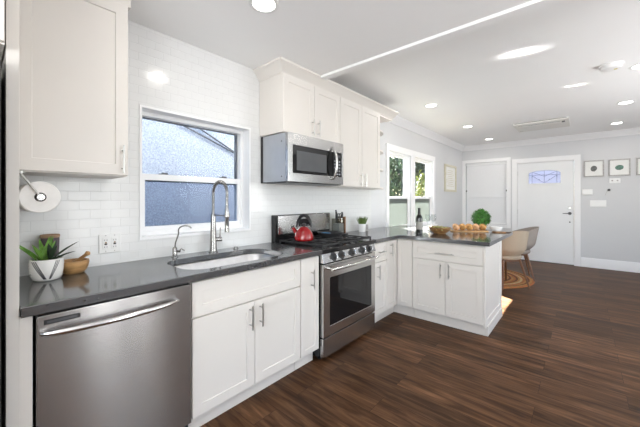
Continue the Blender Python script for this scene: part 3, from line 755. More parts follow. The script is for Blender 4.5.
MB().box(2 * R_ + 0.013, 2 * R_ + 0.019, -0.006, 0.006, 0.21, 0.25).build('spray_button', 'dark_grey', sp, 0.002)
sa = MB().cyl((0.0, 0, 0.283), (2 * R_ - 0.012, 0, 0.283), 0.0055, 10); sa.lathe([(0.019, -0.008), (0.022, -0.008), (0.022, 0.008), (0.019, 0.008)], (2 * R_, 0, 0.283), 20)
sa.build('support_arm', 'chrome', fc)
lv = MB().cyl((0.0, 0.0, 0.095), (0.015, 0.062, 0.095), 0.017, 16).build('valve', 'chrome', fc)
MB().tube([(0.012, 0.048, 0.10), (0.012, 0.050, 0.13), (0.013, 0.052, 0.185)], [0.006, 0.005, 0.004], 10).build('lever', 'chrome', lv)
# small filter faucet
ff = thing('filter_faucet', 'small slender gooseneck water tap left of the main faucet', 'faucet', (0.075, 0.930, ZC))
MB().lathe([(0.0001, 0), (0.022, 0), (0.022, 0.004), (0.0155, 0.008), (0.0155, 0.062), (0.010, 0.070), (0.0001, 0.070)], seg=22).build('base', 'chrome', ff)
gp = [(0, 0, 0.06), (0.002, 0.004, 0.10), (0.012, 0.020, 0.16)] + [(0.012 + 0.030 * (1 - math.cos(t)) * 1.0 + 0.0, 0.020 + 0.034 * (1 - math.cos(t)), 0.185 + 0.033 * math.sin(t)) for t in [PI * 0.86 * k / 14 for k in range(15)]]
MB().tube(gp, 0.0048, 10).build('spout', 'chrome', ff)
lvm = MB().cyl((0, 0, 0.042), (0.03, 0.022, 0.042), 0.009, 12); lvm.tube([(0.024, 0.018, 0.042), (0.036, 0.03, 0.058), (0.05, 0.045, 0.044)], [0.006, 0.005, 0.004], 10)
lvm.build('lever', 'chrome', ff)
tag(MB().lathe([(0.0001, 0), (0.021, 0), (0.021, 0.004), (0.016, 0.008), (0.016, 0.016), (0.0001, 0.018)], seg=22).build('counter_button', 'chrome', loc=(0.075, 1.42, ZC)), 'small steel disposal air button on the worktop behind the sink', 'button')

# ------------------------------------------------------------------ dishwasher
dw = thing('dishwasher', 'stainless steel dishwasher with bowed bar handle under the worktop', 'dishwasher', (0.632, 0.162, 0), RZL)
w = 0.617
box('tub', 'black_metal', (0.004, w - 0.004, 0.035, 0.60, 0.04, 0.868), dw)
dd = MB().box(0.003, w - 0.003, 0.0, 0.034, 0.115, 0.862).build('door', 'steel_dw', dw, 0.004, 3); add_uv(dd)
hp = [(0.022 + 0.51 * k / 20, -0.012 - 0.048 * math.sin(PI * min(1, max(0, k / 20))) ** 0.6, 0.795 - 0.006 * 0) for k in range(21)]
MB().tube([(0.022, 0.002, 0.795)] + hp + [(0.532, 0.002, 0.795)], [0.010] + [0.0125] * 21 + [0.010], 14).build('handle', 'steel_light', dd)
bd = box('badge', 'black_metal', (0.024, 0.138, -0.0025, 0.001, 0.824, 0.843), dd, 0.001)
MB().box(0.034, 0.128, -0.0032, -0.002, 0.829, 0.838).build('badge_strip', 'dark_grey', bd)
box('toe_panel', 'black_metal', (0.004, w - 0.004, 0.06, 0.075, 0.0, 0.112), dw)

# ------------------------------------------------------------------ gas range
RY0, RY1 = 1.850, 2.655; RW = RY1 - RY0
rg = thing('gas_range', 'stainless gas range with black cooktop between the base cabinets', 'range', (0.657, RY0, 0), RZL)
# local: x along width, y back, front at y=0 -> X=0.690
box('body', 'black_enamel', (0.0, RW, 0.045, 0.645, 0.03, 0.865), rg, 0.003)
for fx_ in (0.05, RW - 0.05):
    for fy_ in (0.09, 0.60): MB().cyl((fx_, fy_, 0.0), (fx_, fy_, 0.03), 0.018, 12).build('foot', 'gasket', rg)
ctl = MB(); ctl.hexa([(0.0, 0.0, 0.800), (RW, 0.0, 0.800), (RW, 0.022, 0.872), (0.0, 0.022, 0.872)], [(0.0, 0.06, 0.800), (RW, 0.06, 0.800), (RW, 0.06, 0.872), (0.0, 0.06, 0.872)])
ctl.build('control_panel', 'steel_light', rg, 0.003)
nrm = Vector((0, -0.072, 0.022)).normalized()
for kx in (0.139, 0.248, 0.405, 0.569, 0.684):
    kc = Vector((kx, 0.012, 0.838))
    kn = MB().tube([kc, kc + nrm * 0.008, kc + nrm * 0.010, kc + nrm * 0.032, kc + nrm * 0.036], [0.030, 0.030, 0.0235, 0.020, 0.016], 24).build('knob', 'black_metal', rg)
    up = Vector((0, 0.022, 0.072)).normalized(); sd = Vector((1, 0, 0)); f0 = kc + nrm * 0.030; f1 = kc + nrm * 0.046
    g = MB(); q = lambda b_: [b_ - sd * 0.006 - up * 0.019, b_ + sd * 0.006 - up * 0.019, b_ + sd * 0.006 + up * 0.019, b_ - sd * 0.006 + up * 0.019]
    g.hexa(q(f0), q(f1)); g.build('knob_grip', 'steel_light', kn, 0.002)
    MB().tube([kc + nrm * 0.001, kc + nrm * 0.005], [0.038, 0.036], 24).build('knob_ring', 'black_metal', kn)
od = wall_cells('Y', 0.008, 0.044, 0.004, RW - 0.004, 0.198, 0.788, [(0.085, RW - 0.075, 0.275, 0.672)]).build('oven_door', 'steel', rg, 0.003)
box('oven_glass', 'black_glass', (0.082, RW - 0.072, 0.012, 0.040, 0.272, 0.675), od)
hb = [(0.045 + (RW - 0.09) * k / 16, -0.045 - 0.018 * math.sin(PI * k / 16), 0.752) for k in range(17)]
hd = MB().tube(hb, 0.0125, 14).build('oven_handle', 'steel_light', od)
for hx in (0.065, RW - 0.065): MB().tube([(hx, 0.010, 0.752), (hx, -0.048, 0.752)], [0.013, 0.009], 12).build('handle_post', 'steel_light', hd)
box('drawer', 'steel', (0.004, RW - 0.004, 0.010, 0.044, 0.035, 0.188), rg, 0.003)
# cooktop
ct = MB().box(0.0, RW, 0.014, 0.592, 0.874, 0.912); ct.build('cooktop', 'black_enamel', rg, 0.006, 3)
for k in range(3):
    a = 0.022 + k * (RW - 0.044) / 3; b = a + (RW - 0.044) / 3 - 0.006; zt = 0.940; g = MB(); r_ = 0.0065
    y0_, y1_ = 0.045, 0.555
    for xx in (a + r_, b - r_): g.box(xx - r_, xx + r_, y0_, y1_, zt - 0.012, zt)
    for yy in (y0_, (y0_ + y1_) / 2, y1_): g.box(a, b, yy - r_, yy + r_, zt - 0.012, zt)
    mx_ = (a + b) / 2; g.box(mx_ - r_ * 0.8, mx_ + r_ * 0.8, y0_, y1_, zt - 0.010, zt)
    for yy in (0.18, 0.44): g.box(a, b, yy - r_ * 0.8, yy + r_ * 0.8, zt - 0.010, zt)
    for xx in (a + r_, b - r_):
        for yy in (y0_, y1_): g.box(xx - r_, xx + r_, yy - r_, yy + r_, 0.912, zt - 0.005)
    # raised finger ends along the front of each grate
    for xx in (a + r_, mx_, b - r_): g.box(xx - r_, xx + r_, y0_ - 0.008, y0_ + 0.03, zt - 0.004, zt + 0.006)
    g.build('grate', 'cast_iron', rg, 0.0015)
for bx, by, br_ in ((0.15, 0.18, 0.042), (0.15, 0.44, 0.034), (RW / 2, 0.31, 0.05), (RW - 0.15, 0.18, 0.046), (RW - 0.15, 0.44, 0.034)):
    MB().lathe([(br_ * 1.35, 0.9115), (br_ * 1.3, 0.916), (br_, 0.917), (br_, 0.924), (br_ * 0.85, 0.927), (0.0001, 0.928)], (bx, by, 0), 24).build('burner', 'cast_iron', rg)
# backguard
bgd = box('backguard', 'black_enamel', (0.0, RW, 0.592, 0.650, 0.874, 1.168), rg, 0.006)
box('backguard_panel', 'steel_light', (0.030, RW - 0.010, 0.584, 0.593, 0.985, 1.160), bgd, 0.004)
dsp = box('display', 'black_glass', (0.30, 0.47, 0.581, 0.5845, 1.045, 1.120), bgd, 0.001)
for k in range(4): box('display_button', 'dark_grey', (0.315 + k * 0.036, 0.335 + k * 0.036, 0.5795, 0.5812, 1.052, 1.062), dsp)

# ------------------------------------------------------------------ microwave (hung under the wall cabinet)
MY0, MZ = 1.728, 1.462
mwv = thing('microwave', 'stainless over-the-range microwave under the short wall cabinet', 'microwave', (0.370, MY0, MZ), RZL)
w, h = 0.768, 0.420
box('case', 'grey_paint', (0.004, w - 0.004, 0.035, 0.364, 0.006, h - 0.001), mwv, 0.003)
box('base_plate', 'black_metal', (0.002, w - 0.002, 0.03, 0.364, 0.0, 0.0062), mwv)
for sx_ in (0.085,):
    for sz in (0.05, 0.35): MB().cyl((0.0045, sx_, sz), (0.001, sx_, sz), 0.006, 10).build('screw', 'dark_grey', mwv)
box('rear_flange', 'black_metal', (0.001, 0.006, 0.335, 0.364, 0.0, h - 0.001), mwv)
fm = wall_cells('Y', 0.0, 0.036, 0.0, w, 0.004, h - 0.002, [(0.055, w - 0.02, 0.080, 0.318)])
dr = fm.build('front_frame', 'steel_mw', mwv, 0.004, 3)
box('door_glass', 'black_glass', (0.056, 0.595, 0.006, 0.03, 0.081, 0.317), mwv, 0.002)
box('window_screen', 'dark_grey', (0.105, 0.505, 0.0052, 0.0062, 0.105, 0.275), mwv)
cpn = box('control_strip', 'black_glass', (0.600, w - 0.021, 0.006, 0.03, 0.081, 0.317), mwv, 0.002)
box('clock_display', 'dark_grey', (0.625, w - 0.04, 0.0045, 0.0065, 0.270, 0.297), cpn)
for r_i in range(5):
    for c_i in range(3): box('key', 'grey_paint', (0.628 + c_i * 0.036, 0.650 + c_i * 0.036, 0.0050, 0.0062, 0.098 + r_i * 0.032, 0.112 + r_i * 0.032), cpn)
hp = [(0.585 + 0.0 * k, -0.012 - 0.045 * math.sin(PI * k / 16) ** 0.7, 0.055 + 0.30 * k / 16) for k in range(17)]
MB().tube([(0.585, 0.008, 0.055)] + hp + [(0.585, 0.008, 0.355)], [0.010] + [0.0135] * 17 + [0.010], 14).build('handle', 'steel', mwv)
box('vent_grille', 'black_metal', (0.02, w - 0.02, 0.05, 0.30, -0.003, 0.001), mwv)

# ------------------------------------------------------------------ things on the range
kt = thing('kettle', 'glossy red tea kettle with black handle on the left rear of the range', 'kettle', (0.285, 2.005, 0.940), math.radians(205))
MB().lathe([(0.0001, 0.0), (0.078, 0.0), (0.088, 0.008), (0.090, 0.03), (0.081, 0.066), (0.062, 0.098), (0.044, 0.113), (0.040, 0.116)], seg=36).build('body', 'red_enamel', kt)
ld = MB().lathe([(0.043, 0.114), (0.042, 0.120), (0.028, 0.128), (0.0001, 0.131)], seg=28).build('lid', 'red_enamel', kt)
MB().lathe([(0.0001, 0.128), (0.008, 0.130), (0.009, 0.140), (0.017, 0.147), (0.017, 0.156), (0.0001, 0.160)], seg=18).build('lid_knob', 'black_metal', ld)
MB().tube([(0.062, 0, 0.062), (0.092, 0, 0.088), (0.112, 0, 0.118)], [0.024, 0.018, 0.014], 16).build('spout', 'red_enamel', kt)
MB().tube([(0.108, 0, 0.112), (0.118, 0, 0.128)], [0.0165, 0.017], 16).build('spout_cap', 'black_metal', kt)
hpts = [(0.070 * math.cos(t), 0, 0.112 + 0.118 * math.sin(t)) for t in [PI * (0.03 + 0.94 * k / 24) for k in range(25)]]
MB().tube(hpts, [0.008] * 3 + [0.012] * 4 + [0.0155] * 11 + [0.012] * 4 + [0.008] * 3, 12, scale2=1.4).build('handle', 'black_metal', kt)

pn = thing('frying_pan', 'black cast iron frying pan on the right of the range', 'pan', (0.245, 2.435, 0.940), math.radians(200))
MB().lathe([(0.0001, 0.004), (0.105, 0.004), (0.128, 0.040), (0.134, 0.040), (0.112, 0.0), (0.0001, 0.0)], seg=36).build('pan_body', 'cast_iron', pn)
MB().tube([(0.128, 0, 0.034), (0.17, 0, 0.042), (0.26, 0, 0.05), (0.285, 0, 0.05)], [0.010, 0.009, 0.012, 0.009], 12, scale2=1.4).build('pan_handle', 'cast_iron', pn)
sr = thing('spoon_rest', 'small blue oval dish lying in the black pan', 'dish', (0.20, 2.41, 0.945))
db_ = MB(); db_.lathe([(0.0001, 0.002), (0.040, 0.002), (0.054, 0.022), (0.058, 0.022), (0.044, 0.0), (0.0001, 0.0)], seg=28); db_.build('dish', 'blue_enamel', sr, smooth=50)

# knife block right of the range with knives and shears
kb = thing('knife_block', 'clear-fronted knife block with brown wooden side right of the range', 'knife block', (0.115, 2.748, ZC), math.radians(8))
box('base', 'black_metal', (-0.075, 0.075, -0.082, 0.092, 0.0, 0.014), kb, 0.003)
box('clear_body', 'acrylic', (-0.05, 0.05, -0.07, 0.055, 0.014, 0.185), kb, 0.003)
box('wooden_side', 'walnut', (-0.05, 0.05, 0.055, 0.085, 0.014, 0.205), kb, 0.003)
box('inner_rod_pack', 'grey_paint', (-0.040, 0.040, -0.060, 0.047, 0.016, 0.13), kb, 0.002)
def knife(dx, dy, tilt, hl, label):
    t = thing('kitchen_knife', label, 'knife', (0.115 + dx, 2.748 + dy, ZC + 0.135), 0, 'knives in the block')
    t.rotation_euler = (math.radians(tilt), 0, math.radians(8))
    MB().prism([(-0.012, 0.0), (0.012, 0.0), (0.012, 0.055), (-0.012, 0.055)], 'Y', -0.001, 0.001).build('blade', 'steel', t)
    MB().tube([(0, 0, 0.053), (0, 0, 0.065), (0.004, 0, 0.053 + hl * 0.6), (0.0, 0, 0.053 + hl)], [0.008, 0.010, 0.0105, 0.009], 12, scale2=1.5).build('handle', 'black_metal', t)
knife(0.02, -0.05, 12, 0.085, 'black-handled knife nearest the kettle in the clear block')
knife(-0.02, -0.012, 6, 0.095, 'tallest black-handled knife at the middle of the block')
knife(0.025, 0.028, -3, 0.07, 'short black-handled knife next to the wooden side of the block')
shr = thing('kitchen_shears', 'black-looped kitchen shears standing in the clear knife block', 'shears', (0.135, 2.735, ZC + 0.135), math.radians(8))
MB().prism([(-0.008, 0.0), (0.008, 0.0), (0.008, 0.06), (-0.008, 0.06)], 'X', -0.002, 0.002).build('blades', 'steel', shr)
for s in (-1, 1):
    lp = [(0, s * 0.020 + 0.017 * math.cos(a), 0.085 + 0.024 * math.sin(a)) for a in [2 * PI * k / 20 for k in range(21)]]
    MB().tube(lp, 0.0045, 8).build('loop', 'black_metal', shr)

gp_ = thing('grass_pot', 'small white pot of short green grass right of the range', 'plant', (0.135, 3.205, ZC))
MB().lathe([(0.0001, 0.0), (0.040, 0.0), (0.043, 0.004), (0.050, 0.098), (0.046, 0.098), (0.045, 0.085), (0.0001, 0.085)], seg=28).build('pot', 'white_ceramic', gp_)
gm = MB()
for k in range(170):
    a = random.uniform(0, 2 * PI); r = 0.042 * math.sqrt(random.random()); tl = random.uniform(0.05, 0.35)
    gm.leaf((r * math.cos(a), r * math.sin(a), 0.085), (math.cos(a) * tl * (0.3 + r / 0.042), math.sin(a) * tl * (0.3 + r / 0.042), 1), random.uniform(0.075, 0.115), 0.006, 0.05, n=3)
go = gm.build('grass', 'grass_leaf', gp_)
tag(MB().lathe([(0.0001, 0.0), (0.036, 0.0), (0.038, 0.003), (0.038, 0.078), (0.035, 0.078), (0.034, 0.010), (0.0001, 0.010)], seg=26).build('canister', 'frame_grey', loc=(0.105, 3.325, ZC)), 'small grey-brown canister right of the grass pot', 'canister')

# ------------------------------------------------------------------ left end of the worktop
pl = thing('patterned_planter', 'white ribbed planter with black chevron lines holding an aloe', 'plant', (0.190, 0.250, ZC))
pprof = [(0.0001, 0.0), (0.044, 0.0), (0.054, 0.006), (0.060, 0.020), (0.0645, 0.05), (0.0665, 0.085), (0.066, 0.106), (0.061, 0.106), (0.060, 0.092), (0.0001, 0.092)]
MB().lathe(pprof, seg=48).build('pot', 'porcelain', pl, smooth=50)
def pr_at(z):
    for (r0, a), (r1, b) in zip(pprof[1:], pprof[2:]):
        if a <= z <= b: return r0 + (r1 - r0) * (z - a) / max(1e-6, b - a)
    return 0.08
vd = math.atan2(0.0 - 0.250, 2.22 - 0.190)          # front of the pot, where its pattern is
st = MB()
def stripe(a0, z0, a1, z1, wd):
    pts_l, pts_r = [], []
    for k in range(11):
        u = k / 10; a = vd + a0 + (a1 - a0) * u; z = z0 + (z1 - z0) * u
        for lst, da in ((pts_l, -wd), (pts_r, wd)):
            rr = pr_at(z) + 0.0008; lst.append((rr * math.cos(a + da), rr * math.sin(a + da), z))
    vs = pts_l + pts_r; st.add(vs, [(k, k + 1, 12 + k, 11 + k) for k in range(10)])
for o_ in (0.0, 0.14, 0.28):
    stripe(-0.95 + o_, 0.100, -0.18 + o_ * 0.45, 0.012, 0.034)
    stripe(0.78 - o_ * 0.85, 0.100, 0.22 - o_ * 0.3, 0.012, 0.022)
st.build('chevron_stripes', 'dark_grey', pl, smooth=0)
rb = MB()
for k in range(5):
    z = 0.028 + k * 0.015; rr = pr_at(z)
    for a0, a1 in ((-1.75, -1.05),):
        rb.tube([((rr + 0.0005) * math.cos(vd + a0 + (a1 - a0) * i / 8), (rr + 0.0005) * math.sin(vd + a0 + (a1 - a0) * i / 8), z) for i in range(9)], 0.0022, 6)
rb.build('ribs', 'porcelain', pl)
MB().lathe([(0.0001, 0.0), (0.0605, 0.0)], (0, 0, 0.094), 24).build('soil', 'soil', pl)
lf = MB(); ld_ = MB()
rx, ry = Vector((math.cos(YAW), math.sin(YAW), 0)), Vector((0, 0, 1))
for k in range(16):
    a = random.uniform(0.2, 2 * PI); r = 0.028 * random.random()
    off = -0.022 * rx
    lf.leaf((off.x + r * math.cos(a), off.y + r * math.sin(a), 0.092), (math.cos(a) * 0.55 - 0.45 * rx.x, math.sin(a) * 0.55 - 0.45 * rx.y, 1.1), random.uniform(0.10, 0.155), 0.020, 0.12, fold=0.5)
for d_, ln_ in (((0.9, 0.3, 0.9), 0.16), ((0.55, -0.2, 1.0), 0.11), ((0.2, 0.1, 1.0), 0.12), ((-0.2, 0.1, 1.0), 0.10), ((0.75, 0.55, 0.5), 0.11)):
    dv = rx * d_[0] + Vector((-rx.y, rx.x, 0)) * d_[1] + ry * d_[2]
    ld_.leaf((0.018 * rx.x, 0.018 * rx.y, 0.092), dv, ln_, 0.026, 0.10, fold=0.5)
lf.build('bright_leaves', 'leaf_bright', pl); ld_.build('dark_leaves', 'leaf_dark', pl)

vs_ = thing('ceramic_vase', 'purple-brown glazed ceramic vase with tan rim behind the planter', 'vase', (0.046, 0.280, ZC))
MB().lathe([(0.0001, 0.0), (0.029, 0.0), (0.033, 0.006), (0.037, 0.10), (0.040, 0.20), (0.037, 0.20), (0.033, 0.08), (0.0001, 0.02)], seg=32).build('body', 'purple_glaze', vs_)
MB().lathe([(0.0402, 0.196), (0.0425, 0.206), (0.040, 0.212), (0.0365, 0.208), (0.0368, 0.196)], seg=32).build('rim', 'tan_rim', vs_)

mt = thing('mortar', 'turned olive-wood mortar bowl on the worktop beside the planter', 'mortar', (0.110, 0.372, ZC))
MB().lathe([(0.0001, 0.0), (0.042, 0.0), (0.047, 0.004), (0.062, 0.03), (0.067, 0.056), (0.065, 0.068), (0.058, 0.068), (0.053, 0.04), (0.0001, 0.018)], seg=36).build('bowl', 'olive_wood', mt)
ps = thing('pestle', 'wooden pestle leaning in the olive-wood mortar', 'pestle', (0.110, 0.372, ZC + 0.024))
a0 = Vector((-0.030 * rx.x + 0.0, -0.030 * rx.y, 0.006)); dv = (rx * 0.85 + Vector((0, 0, 0.62))).normalized()
MB().tube([a0, a0 + dv * 0.012, a0 + dv * 0.04, a0 + dv * 0.075, a0 + dv * 0.115, a0 + dv * 0.13, a0 + dv * 0.137], [0.010, 0.0155, 0.0125, 0.009, 0.0085, 0.0135, 0.008], 16).build('stick', 'olive_wood', ps)

# two-gang outlet by the window
ot = thing('outlet_plate', 'white two-gang outlet plate on the tile left of the sink window', 'outlet', (0.0, 0.566, 1.045))
box('plate', 'white_plastic', (0.0005, 0.007, -0.058, 0.058, -0.058, 0.058), ot, 0.003)
for s in (-0.0235, 0.0235):
    rc = box('receptacle', 'white_plastic', (0.006, 0.0095, s - 0.0165, s + 0.0165, -0.034, 0.034), ot, 0.002)
    box('test_button', 'gasket', (0.009, 0.0112, s - 0.007, s + 0.007, -0.009, 0.000), rc, 0.001)
    box('reset_button', 'tan_rim', (0.009, 0.0110, s - 0.005, s + 0.005, 0.001, 0.009), rc, 0.001)
    for zz in (-0.022, 0.020):
        for dy in (-0.006, 0.006): box('slot', 'gasket', (0.009, 0.0100, s + dy - 0.0012, s + dy + 0.0012, zz - 0.004, zz + 0.004), rc)
    for zz in (-0.048, 0.048): MB().cyl((0.0065, s, zz), (0.0078, s, zz), 0.003, 10).build('screw', 'frame_grey', ot)

# paper towels under the wall cabinet
RC = (0.212, 1.326)                                  # axis (Y, Z)
tr = thing('paper_towel_roll', 'white paper towel roll hanging under the left wall cabinet', 'paper towel roll', (0.04, RC[0], RC[1]))
MB().lathe([(0.021, 0.0), (0.070, 0.0), (0.0735, 0.004), (0.0735, 0.272), (0.070, 0.276), (0.021, 0.276)], (0, 0, 0), 48, 'X').build('paper', 'paper', tr)
MB().lathe([(0.0212, 0.0), (0.0212, 0.2755), (0.0185, 0.2755), (0.0185, 0.0), (0.0212, 0.0)], (0, 0, 0), 28, 'X').build('core', 'cardboard', tr)
th = thing('paper_towel_holder', 'brushed metal towel arm under the cabinet holding the roll', 'paper towel holder', (0.326, 0.140, 1.44))
MB().cyl((0.0, 0.004, 0.0015), (0.0, 0.004, -0.006), 0.016, 18).build('bracket', 'nickel', th)
MB().tube([(0.0, 0.004, -0.003), (0.0, 0.008, -0.012), (0.001, RC[0] - 0.140, RC[1] - 1.44)], 0.0050, 10).build('arm', 'nickel', th)
MB().cyl((0.004, RC[0] - 0.140, RC[1] - 1.44), (-0.300, RC[0] - 0.140, RC[1] - 1.44), 0.010, 16).build('rod', 'nickel', th)
MB().cyl((-0.004, RC[0] - 0.140, RC[1] - 1.44), (0.006, RC[0] - 0.140, RC[1] - 1.44), 0.0145, 18).build('end_cap', 'steel_light', th)

# ------------------------------------------------------------------ things on the peninsula
wb = thing('wine_bottle', 'dark wine bottle with pale label on the peninsula corner', 'bottle', (0.80, 3.375, ZC))
MB().lathe([(0.0001, 0.0), (0.034, 0.0), (0.037, 0.004), (0.037, 0.185), (0.034, 0.205), (0.018, 0.232), (0.0145, 0.245), (0.0145, 0.298), (0.0001, 0.30)], seg=32).build('glass', 'wine_glass_dark', wb)
MB().lathe([(0.0374, 0.06), (0.0377, 0.061), (0.0377, 0.145), (0.0374, 0.146)], seg=32).build('label', 'label_paper', wb)
MB().lathe([(0.0150, 0.245), (0.0150, 0.296), (0.0155, 0.298), (0.0150, 0.304), (0.0001, 0.305)], seg=24).build('capsule', 'foil', wb)
bw = thing('salad_bowl', 'brown wooden bowl of pale leaves on the peninsula right of the bottle', 'bowl', (0.945, 3.62, ZC))
MB().lathe([(0.0001, 0.0), (0.062, 0.0), (0.070, 0.006), (0.108, 0.035), (0.126, 0.072), (0.121, 0.074), (0.100, 0.04), (0.0001, 0.02)], seg=40).build('bowl', 'bowl_wood', bw)
sm = MB()
for k in range(130):
    a = random.uniform(0, 2 * PI); r = 0.10 * math.sqrt(random.random()); el = random.uniform(0.1, 0.9)
    b_ = random.uniform(0, 2 * PI)
    sm.leaf((r * math.cos(a), r * math.sin(a), 0.05 + 0.028 * (1 - (r / 0.11) ** 2) + random.uniform(-0.006, 0.006)), (math.cos(b_), math.sin(b_), el), random.uniform(0.03, 0.05), 0.024, 0.5, n=4)
so = sm.build('salad_leaves', 'salad', loc=(0.945, 3.62, ZC)); tag(so, 'pale green salad leaves heaped in the wooden bowl', 'salad', kind='stuff')

pt = thing('plate_stack', 'two white plates stacked behind the wine bottle', 'plates', (0.80, 3.90, ZC))
for k in range(2):
    MB().lathe([(0.0001, 0.0), (0.06, 0.0), (0.085, 0.006), (0.115, 0.014), (0.115, 0.017), (0.083, 0.010), (0.0001, 0.005)], (0, 0, k * 0.013), 40).build('plate', 'white_ceramic', pt)
nk = MB(); NX, NY = 14, 10
g_ = [[(-0.085 + 0.17 * i / NX, -0.05 + 0.10 * j / NY, 0.022 + 0.018 * math.sin(i * 0.9 + j * 0.3) ** 2 + 0.014 * math.sin(j * 0.8) ** 2) for j in range(NY + 1)] for i in range(NX + 1)]
bot = [[(x, y, z - 0.008) for x, y, z in row] for row in g_]
nk.loft([r + b[::-1] for r, b in zip(g_, bot)], caps=True)
tag(nk.build('folded_napkin', 'linen_beige', loc=(0.80, 3.90, ZC + 0.013), rotz=0.3), 'crumpled beige linen napkin on the stacked white plates', 'napkin')
gls = thing('wine_glass', 'clear stemmed wine glass nearest the bottle', 'wine glass', (0.66, 3.98, ZC), 0, 'wine glasses behind the bottle')
MB().lathe([(0.0001, 0.0), (0.034, 0.0), (0.034, 0.002), (0.006, 0.008), (0.004, 0.03), (0.004, 0.085), (0.010, 0.095), (0.034, 0.125), (0.038, 0.155), (0.031, 0.20), (0.0295, 0.20), (0.036, 0.155), (0.032, 0.128), (0.0001, 0.10)], seg=28).build('glass', 'glassware', gls)
dup(gls, (0.70, 4.08, ZC), 0, 'clear stemmed wine glass farther from the bottle, towards the wall corner')

cb_ = thing('bread_board', 'oblong wooden board under the row of pastries on the peninsula', 'serving board', (1.140, 4.100, ZC), math.radians(41))
MB().prism(rounded(-0.218, 0.218, -0.075, 0.075, 0.03, 5), 'Z', 0.0, 0.014).build('board', 'olive_wood', cb_, 0.003)
rot = math.radians(41); ux, uy = math.cos(rot), math.sin(rot)
names = ['leftmost golden pastry on the wooden board', 'second golden pastry from the left on the board', 'middle golden pastry in front of the topiary pot', 'second golden pastry from the right on the board', 'rightmost golden pastry on the wooden board beside the bowl']
for k in range(5):
    d_ = -0.168 + k * 0.084
    m_ = MB().ball_bump((0, 0, 0.040), 0.0375, (1.0, 1.5, 1.05), 0.10, 40 + k, 24, 16)
    o = m_.build('pastry', 'bread_pink' if k in (0, 3) else 'bread', loc=(1.140 + ux * d_, 4.100 + uy * d_, ZC + 0.0165), rotz=rot + random.uniform(-0.08, 0.08))
    tag(o, names[k], 'pastry', 'pastries on the board')
tp = thing('topiary', 'round green boxwood ball in a low white pot behind the pastries', 'plant', (1.07, 4.215 + 0.0, ZC))
tp.location = (1.218, 4.344, ZC)
MB().lathe([(0.0001, 0.0), (0.040, 0.0), (0.044, 0.004), (0.052, 0.07), (0.048, 0.07), (0.046, 0.06), (0.0001, 0.06)], seg=28).build('pot', 'white_ceramic', tp)
MB().cyl((0, 0, 0.05), (0, 0, 0.13), 0.006, 8).build('stem', 'bark', tp)
tb = MB(); tb.sphere((0, 0, 0.165), 0.080, 20, 14)
for k in range(900):
    z = random.uniform(-1, 1); a = random.uniform(0, 2 * PI); q_ = math.sqrt(1 - z * z); n_ = Vector((q_ * math.cos(a), q_ * math.sin(a), z))
    d_ = (n_ + Vector((random.uniform(-.9, .9), random.uniform(-.9, .9), random.uniform(-.9, .9)))).normalized()
    tb.leaf(Vector((0, 0, 0.165)) + n_ * random.uniform(0.078, 0.104), d_, random.uniform(0.022, 0.036), 0.017, 0.2, n=2)
tb.build('foliage', 'topiary_leaf', tp)
wbw = thing('white_bowl', 'plain white bowl at the right end of the pastries', 'bowl', (1.40, 4.30, ZC))
MB().lathe([(0.0001, 0.0), (0.035, 0.0), (0.040, 0.004), (0.064, 0.03), (0.072, 0.062), (0.068, 0.062), (0.058, 0.03), (0.0001, 0.012)], seg=32).build('bowl', 'white_ceramic', wbw)
cs = thing('cheese_paddle', 'small wooden paddle board at the peninsula corner beside the white bowl', 'serving board', (1.465, 4.195, ZC), math.radians(35))
MB().prism(rounded(-0.08, 0.05, -0.045, 0.045, 0.02, 5), 'Z', 0.0, 0.012).build('blade', 'bowl_wood', cs, 0.002)
MB().prism(rounded(0.045, 0.125, -0.012, 0.012, 0.008, 4), 'Z', 0.001, 0.011).build('handle', 'dark_wood', cs, 0.002)

# ------------------------------------------------------------------ dining set
RGC = (0.82, 5.80)
rug = MB(); prof = []
for k in range(20):
    r0 = 0.82 * k / 20
    for u in (0.0, 0.5): prof.append((max(r0 + 0.041 * u, 0.0001), 0.006 + (0.008 if u == 0.5 else 0.0)))
prof += [(0.82, 0.006), (0.825, 0.0), (0.0001, 0.0)]
rug.lathe(prof, seg=72)
tag(rug.build('jute_rug', 'braided_jute', loc=(RGC[0], RGC[1], 0.0), smooth=60), 'round braided orange and brown jute rug under the dining chairs', 'rug')
dt = thing('dining_table', 'dark round pedestal dining table behind the peninsula', 'table', (0.80, 5.75, 0.0141))
MB().lathe([(0.0001, 0.715), (0.47, 0.715), (0.485, 0.72), (0.49, 0.735), (0.485, 0.745), (0.0001, 0.745)], seg=56).build('tabletop', 'dark_wood', dt)
MB().lathe([(0.0001, 0.04), (0.10, 0.04), (0.075, 0.07), (0.055, 0.15), (0.075, 0.30), (0.05, 0.42), (0.05, 0.62), (0.11, 0.70), (0.14, 0.715), (0.0001, 0.715)], seg=32).build('pedestal', 'dark_wood', dt)
for k in range(4):
    a = PI / 4 + k * PI / 2; c_, s_ = math.cos(a), math.sin(a)
    MB().tube([(0.04 * c_, 0.04 * s_, 0.10), (0.18 * c_, 0.18 * s_, 0.075), (0.34 * c_, 0.34 * s_, 0.026)], [0.035, 0.032, 0.024], 12).build('foot', 'dark_wood', dt)

